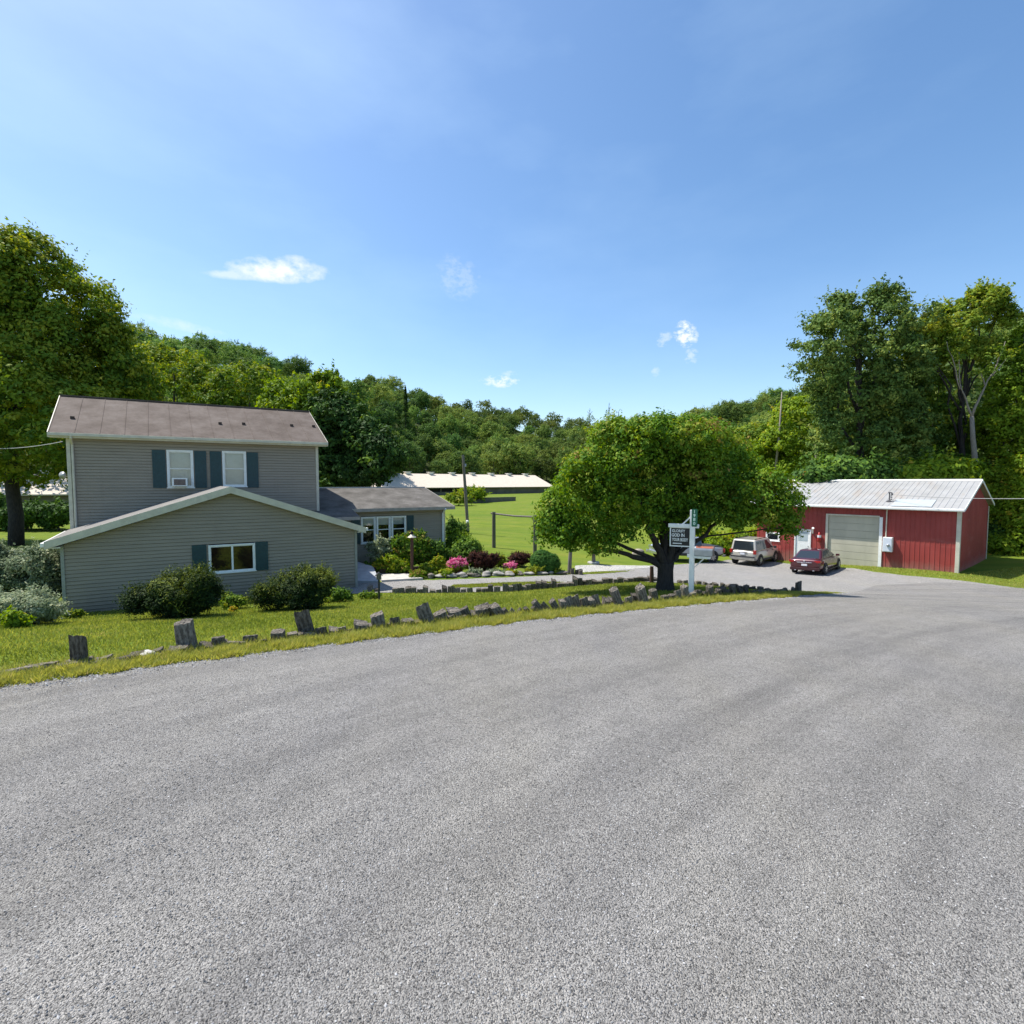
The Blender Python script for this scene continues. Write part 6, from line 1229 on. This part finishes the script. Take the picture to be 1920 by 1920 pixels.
for i, (px, py, H_, lab) in enumerate([(1106, 765, 9, 'thin bare twiggy treetop on the far skyline left of the spreading tree'), (1142, 755, 11, 'taller bare twiggy treetop on the far skyline left of the spreading tree'), (1160, 770, 8, 'small bare treetop close above the spreading tree crown on the skyline')]):
    Y = 230; t = AT(px, py, Y); b0 = t-Vector((0, 0, H_)); T = thing('bare_tree', lab, 'tree', (b0.x, b0.y, b0.z-8)); mb = MB(); mb.tube([b0-Vector((0, 0, 8)), b0, t], [.3, .22, .05], 6); r = random.Random(i+5)
    for q in range(12): f = r.uniform(.1, .9); a = b0.lerp(t, f); limb(mb, a, a+Vector((r.uniform(-2.2, 2.2), r.uniform(-1, 1), r.uniform(1, 3)))*(1.1-f*.5), .09, .03, i*20+q, 4, .08, 0, 4)
    mb.build('trunk', M_bark, T); sets = [crown([(0, 0, 8+H_*.3, 2.4, 2.4, H_*.4)], 70, 8, .5, .35, i, inner=.4)]; link('crown', crown_mesh('crown', sets, i), LM['hill'], T)
# ---------------------------------------------------------------- shrubs and flowers
def shrub(name, label, px, py, hw_3, hh_3, lm, ns, per, sr, leaf, seed, cat='shrub', depth=.7, dz=0, box=False, group=None, Y=None, tip=0.0, **kw):
    """px,py = middle of the base"""
    g = G(px, py) if Y is None else AT(px, py, Y); k = g.y/960; a, h = hw_3*k, hh_3*k; r = random.Random(seed); T = thing(name, label, cat, g[:], 0, group)
    els = [(0, 0, h*.42, a*.7, a*.75*depth, h*.42)]
    if not box:
        for q in range(7): an = r.uniform(0, 6.28); e_ = r.uniform(.4, .75); els.append((math.cos(an)*a*e_, math.sin(an)*a*.6*depth, h*r.uniform(.3, .74), a*r.uniform(.24, .42), a*r.uniform(.26, .4)*depth, h*r.uniform(.18, .34)))
    else: els = [(-a*.22, 0, h*.52, a*.72, a*.6, h*.52), (a*.2, 0, h*.44, a*.78, a*.6, h*.46), (0, 0, h*.3, a*.9, a*.62, h*.34)]
    mb = MB()
    for q in range(5): an = q*1.256+.3; limb(mb, g+Vector((0, 0, -.05)), g+Vector((math.cos(an)*a*.5, math.sin(an)*a*.4*depth, h*.6)), .025, .008, seed+q, 4, .05, 0, 5)
    mb.build('stems', M_barkd, T); kw.setdefault('low', -.8); kw.setdefault('lump', .24); kw.setdefault('shoots', .35); kw.setdefault('gap', -.45)
    LP, N, L_, t, W = crown(els, ns, per, sr, leaf, seed, **kw)
    if tip: t = np.clip(t+tip*(LP[:, 2]/h-.62)+tip*.35*wob(LP, 4.0, np.random.default_rng(seed)), .01, .99)  # paler with height: yellow new growth, plus sunlit tops put into the leaf colour
    link('foliage', crown_mesh('foliage', [(LP, N, L_, t, W)], seed), LM[lm], T); return T
shrub('yew_bush', 'broad dark yew bush with yellow green tips left of the lower window', 332, 1158, 84, 88, 'yew', 1900, 26, .17, .085, 501, tint0=.40, tvar=.26, W=.3, out=.4, up=.5, shoots=.7, lump=.34, gap=-.3, tip=.5)
shrub('yew_bush', 'spreading dark yew bush right of the lower window', 551, 1143, 76, 76, 'yew', 1500, 26, .17, .085, 502, tint0=.38, tvar=.26, W=.3, out=.4, up=.5, shoots=.7, lump=.34, gap=-.3, tip=.5)
shrub('small_plant', 'small leafy plant between the two yew bushes', 437, 1142, 26, 32, 'broad', 150, 14, .09, .09, 503, 'plant', tint0=.5)
shrub('small_plant', 'leafy plant at the right end of the front wall', 640, 1128, 20, 28, 'dark', 140, 14, .09, .09, 504, 'plant', tint0=.8)
shrub('ground_plant', 'low green plant clump at the right corner of the front wing', 690, 1122, 24, 12, 'broad', 120, 14, .07, .07, 505, 'plant', tint0=.5)
shrub('ground_plant', 'low green plant clump under the right yew bush', 610, 1130, 24, 10, 'broad', 100, 14, .07, .07, 506, 'plant', tint0=.6)
shrub('ground_plant', 'pale leafy sprout in front of the two yew bushes', 437, 1148, 8, 10, 'lime', 24, 10, .04, .06, 507, 'plant', tint0=.8)
shrub('ground_plant', 'green weeds at the left corner of the front wall', 140, 1160, 18, 16, 'broad', 90, 14, .06, .07, 508, 'plant', tint0=.6)
shrub('variegated_shrub', 'large silvery green shrub at the left corner of the house', 48, 1130, 80, 124, 'silver', 2000, 22, .2, .10, 509, tint0=.26, tvar=.34, W=.5, Y=17.6, lump=.3)
shrub('variegated_shrub', 'low silver leaved bush in front of the large one', 60, 1172, 62, 66, 'silver', 1300, 22, .14, .085, 510, tint0=.58, tvar=.25, W=.4)
shrub('variegated_shrub', 'grey green bush reaching under the left wing eave', 98, 1120, 28, 100, 'silver', 500, 20, .18, .10, 511, tint0=.2, tvar=.22, Y=18.5)
shrub('leafy_weed', 'bright green broad leaved weed before the silver bush', 30, 1178, 24, 34, 'lime', 120, 14, .09, .11, 512, 'plant', tint0=.3)
# garden bed
shrub('garden_shrub', 'round green shrub behind the garden lamp', 770, 1066, 42, 66, 'maple', 700, 20, .16, .12, 520, tint0=.45, tvar=.3)
shrub('garden_shrub', 'dark leafy shrub at the ranch wing corner', 812, 1062, 26, 52, 'dark', 360, 18, .15, .13, 521, tint0=.75, tvar=.3)
shrub('garden_shrub', 'loose grey leaved shrub before the triple window', 716, 1066, 30, 64, 'silver', 190, 14, .15, .12, 522, tint0=.40, tvar=.3)
shrub('garden_shrub', 'yellow green leafy plant at the front of the raised bed', 735, 1074, 34, 34, 'lime', 330, 16, .12, .11, 523, tint0=.45, tvar=.3)
shrub('garden_shrub', 'green hedge shrub at the right house corner', 862, 1042, 32, 44, 'broad', 480, 18, .2, .13, 524, tint0=.45, tvar=.25)
shrub('garden_shrub', 'larger green mound shrub behind the potted pink flowers', 868, 1060, 40, 52, 'dark', 620, 20, .2, .13, 525, tint0=.85, tvar=.2)
shrub('garden_shrub', 'rounded bush by the leaning utility pole', 852, 1012, 24, 38, 'dark', 360, 18, .25, .16, 526, tint0=.7, tvar=.2)
shrub('barberry', 'dark purple rounded bush right of the large pink flower pot', 908, 1070, 27, 36, 'purple', 600, 18, .11, .07, 527, tint0=.5)
shrub('barberry', 'smaller dark purple bush left of the clipped green bush', 972, 1062, 24, 30, 'purple', 460, 18, .10, .07, 528, tint0=.5)
shrub('clipped_bush', 'clipped dense green bush at the right end of the flower bed', 1022, 1074, 29, 42, 'box', 2200, 24, .06, .045, 529, box=True, tint0=.55, tvar=.15, inner=.03, out=1.2, lump=.03, gap=-2, shoots=0, puff=.3)
for i, (px, py, a, h, lm, lab, t0) in enumerate([(800, 1078, 18, 26, 'broad', 'leafy perennial left of the tall yellow plant', .6), (822, 1074, 14, 34, 'lime', 'tall yellowish plant left of the pink flower pot', .5), (836, 1082, 16, 14, 'lime', 'bright lime ground plant below the tall yellow plant', .5),
        (1000, 1076, 20, 14, 'broad', 'low feathery green plant before the clipped bush', .8), (938, 1062, 14, 22, 'broad', 'light green perennial between the two purple bushes', .8), (890, 1080, 14, 12, 'silver', 'low grey green plant by the flower pot', .4), (780, 1084, 22, 14, 'maple', 'low mixed plants at the front of the bed', .7), (930, 1076, 22, 8, 'silver', 'grey creeping plant on the bed stones', .35), (960, 1078, 10, 8, 'lime', 'small yellow green plant on the bed edge', .6), (752, 1076, 26, 22, 'maple', 'mixed leafy plants below the garden lamp', .6), (692, 1072, 14, 18, 'dark', 'dark low plant beside the ramp', .6), (1045, 1076, 12, 8, 'broad', 'small weeds at the foot of the clipped bush', .7)]):
    shrub('garden_plant', lab, px, py, a, h, lm, 120+i*3, 14, .08, .08, 540+i, 'plant', tint0=t0, tvar=.3)
# flower pots
def pot(px, py, a, h, label, seed, ph):
    g = G(px, py); k = g.y/960; r = a*k; T = thing('flower_pot', label, 'flower pot', g[:]); H = ph*k
    mb = MB(); mb.lathe(tuple(g), [(r*.38, 0), (r*.45, H*.3), (r*.62, H), (r*.66, H), (r*.66, H*1.08), (r*.58, H*1.08)], 18); mb.build('pot', mat('pot_red', (.24, .045, .035), (.17, .032, .026), .6, 4), T, smooth=False)
    e = [(0, 0, H*1.15, r*1.0, r, h*k*.35)]; link('leaves', crown_mesh('leaves', [crown(e, 160, 10, .08, .07, seed, tint0=.6, low=-.9)], seed), LM['broad'], T)
    e = [(0, 0, H*1.2+h*k*.12, r*1.02, r*1.02, h*k*.42)]; link('blossom', crown_mesh('blossom', [crown(e, 150, 8, .07, .075, seed+1, W=.9, tint0=.5, tvar=.3, low=-.35, inner=0)], seed+1), LM['pink'], T); return T
pot(858, 1076, 20, 24, 'red pot overflowing with pink flowers at the bed front', 570, 13); pot(957, 1071, 11, 14, 'small dark pot of pink flowers before the smaller purple bush', 571, 7)
# mushroom like white garden ornament and bush at the field wall
g = G(686, 1070); mb = MB(); mb.lathe(tuple(g+Vector((0, 0, .02))), [(.05, 0), (.04, .2), (.15, .22), (.13, .30), (.06, .36), (.01, .37)], 12); tag(mb.build('garden_ornament', M_slab, smooth=True), 'small white dome topped ornament near the ramp', 'ornament')
shrub('field_bush', 'bright green bush overgrowing the block wall in the field', 890, 934, 26, 18, 'lime', 300, 14, .5, .4, 580, Y=87.5, tint0=.4)
shrub('field_bush', 'dark and green bushes left of the block wall in the field', 862, 942, 22, 14, 'broad', 260, 14, .5, .4, 581, Y=80, tint0=.7)
shrub('low_branch_tree', 'small leafy sapling hanging over the round stone planter', 1113, 1040, 14, 22, 'maple', 160, 14, .18, .14, 582, Y=G(1113, 1057).y, tint0=.5)
for i, (px, py, Y, a, h) in enumerate([(1345, 1035, 40, 30, 24), (1385, 1030, 41, 34, 30), (1420, 1030, 42, 26, 26), (1310, 1032, 46, 30, 20)]):
    g = AT(px, py, Y); g.z = g1(g.x, g.y); T = shrub('roadside_bush', ('broad leaved green bush behind the beige suv', 'tall light green bush between the tree crown and the suv', 'green bush at the left end of the barn', 'low green bush behind the silver pickup')[i], px, py, a, h*1.4, 'lime', 300, 16, .32, .24, 590+i, Y=Y, tint0=.35); T.location.z = g.z
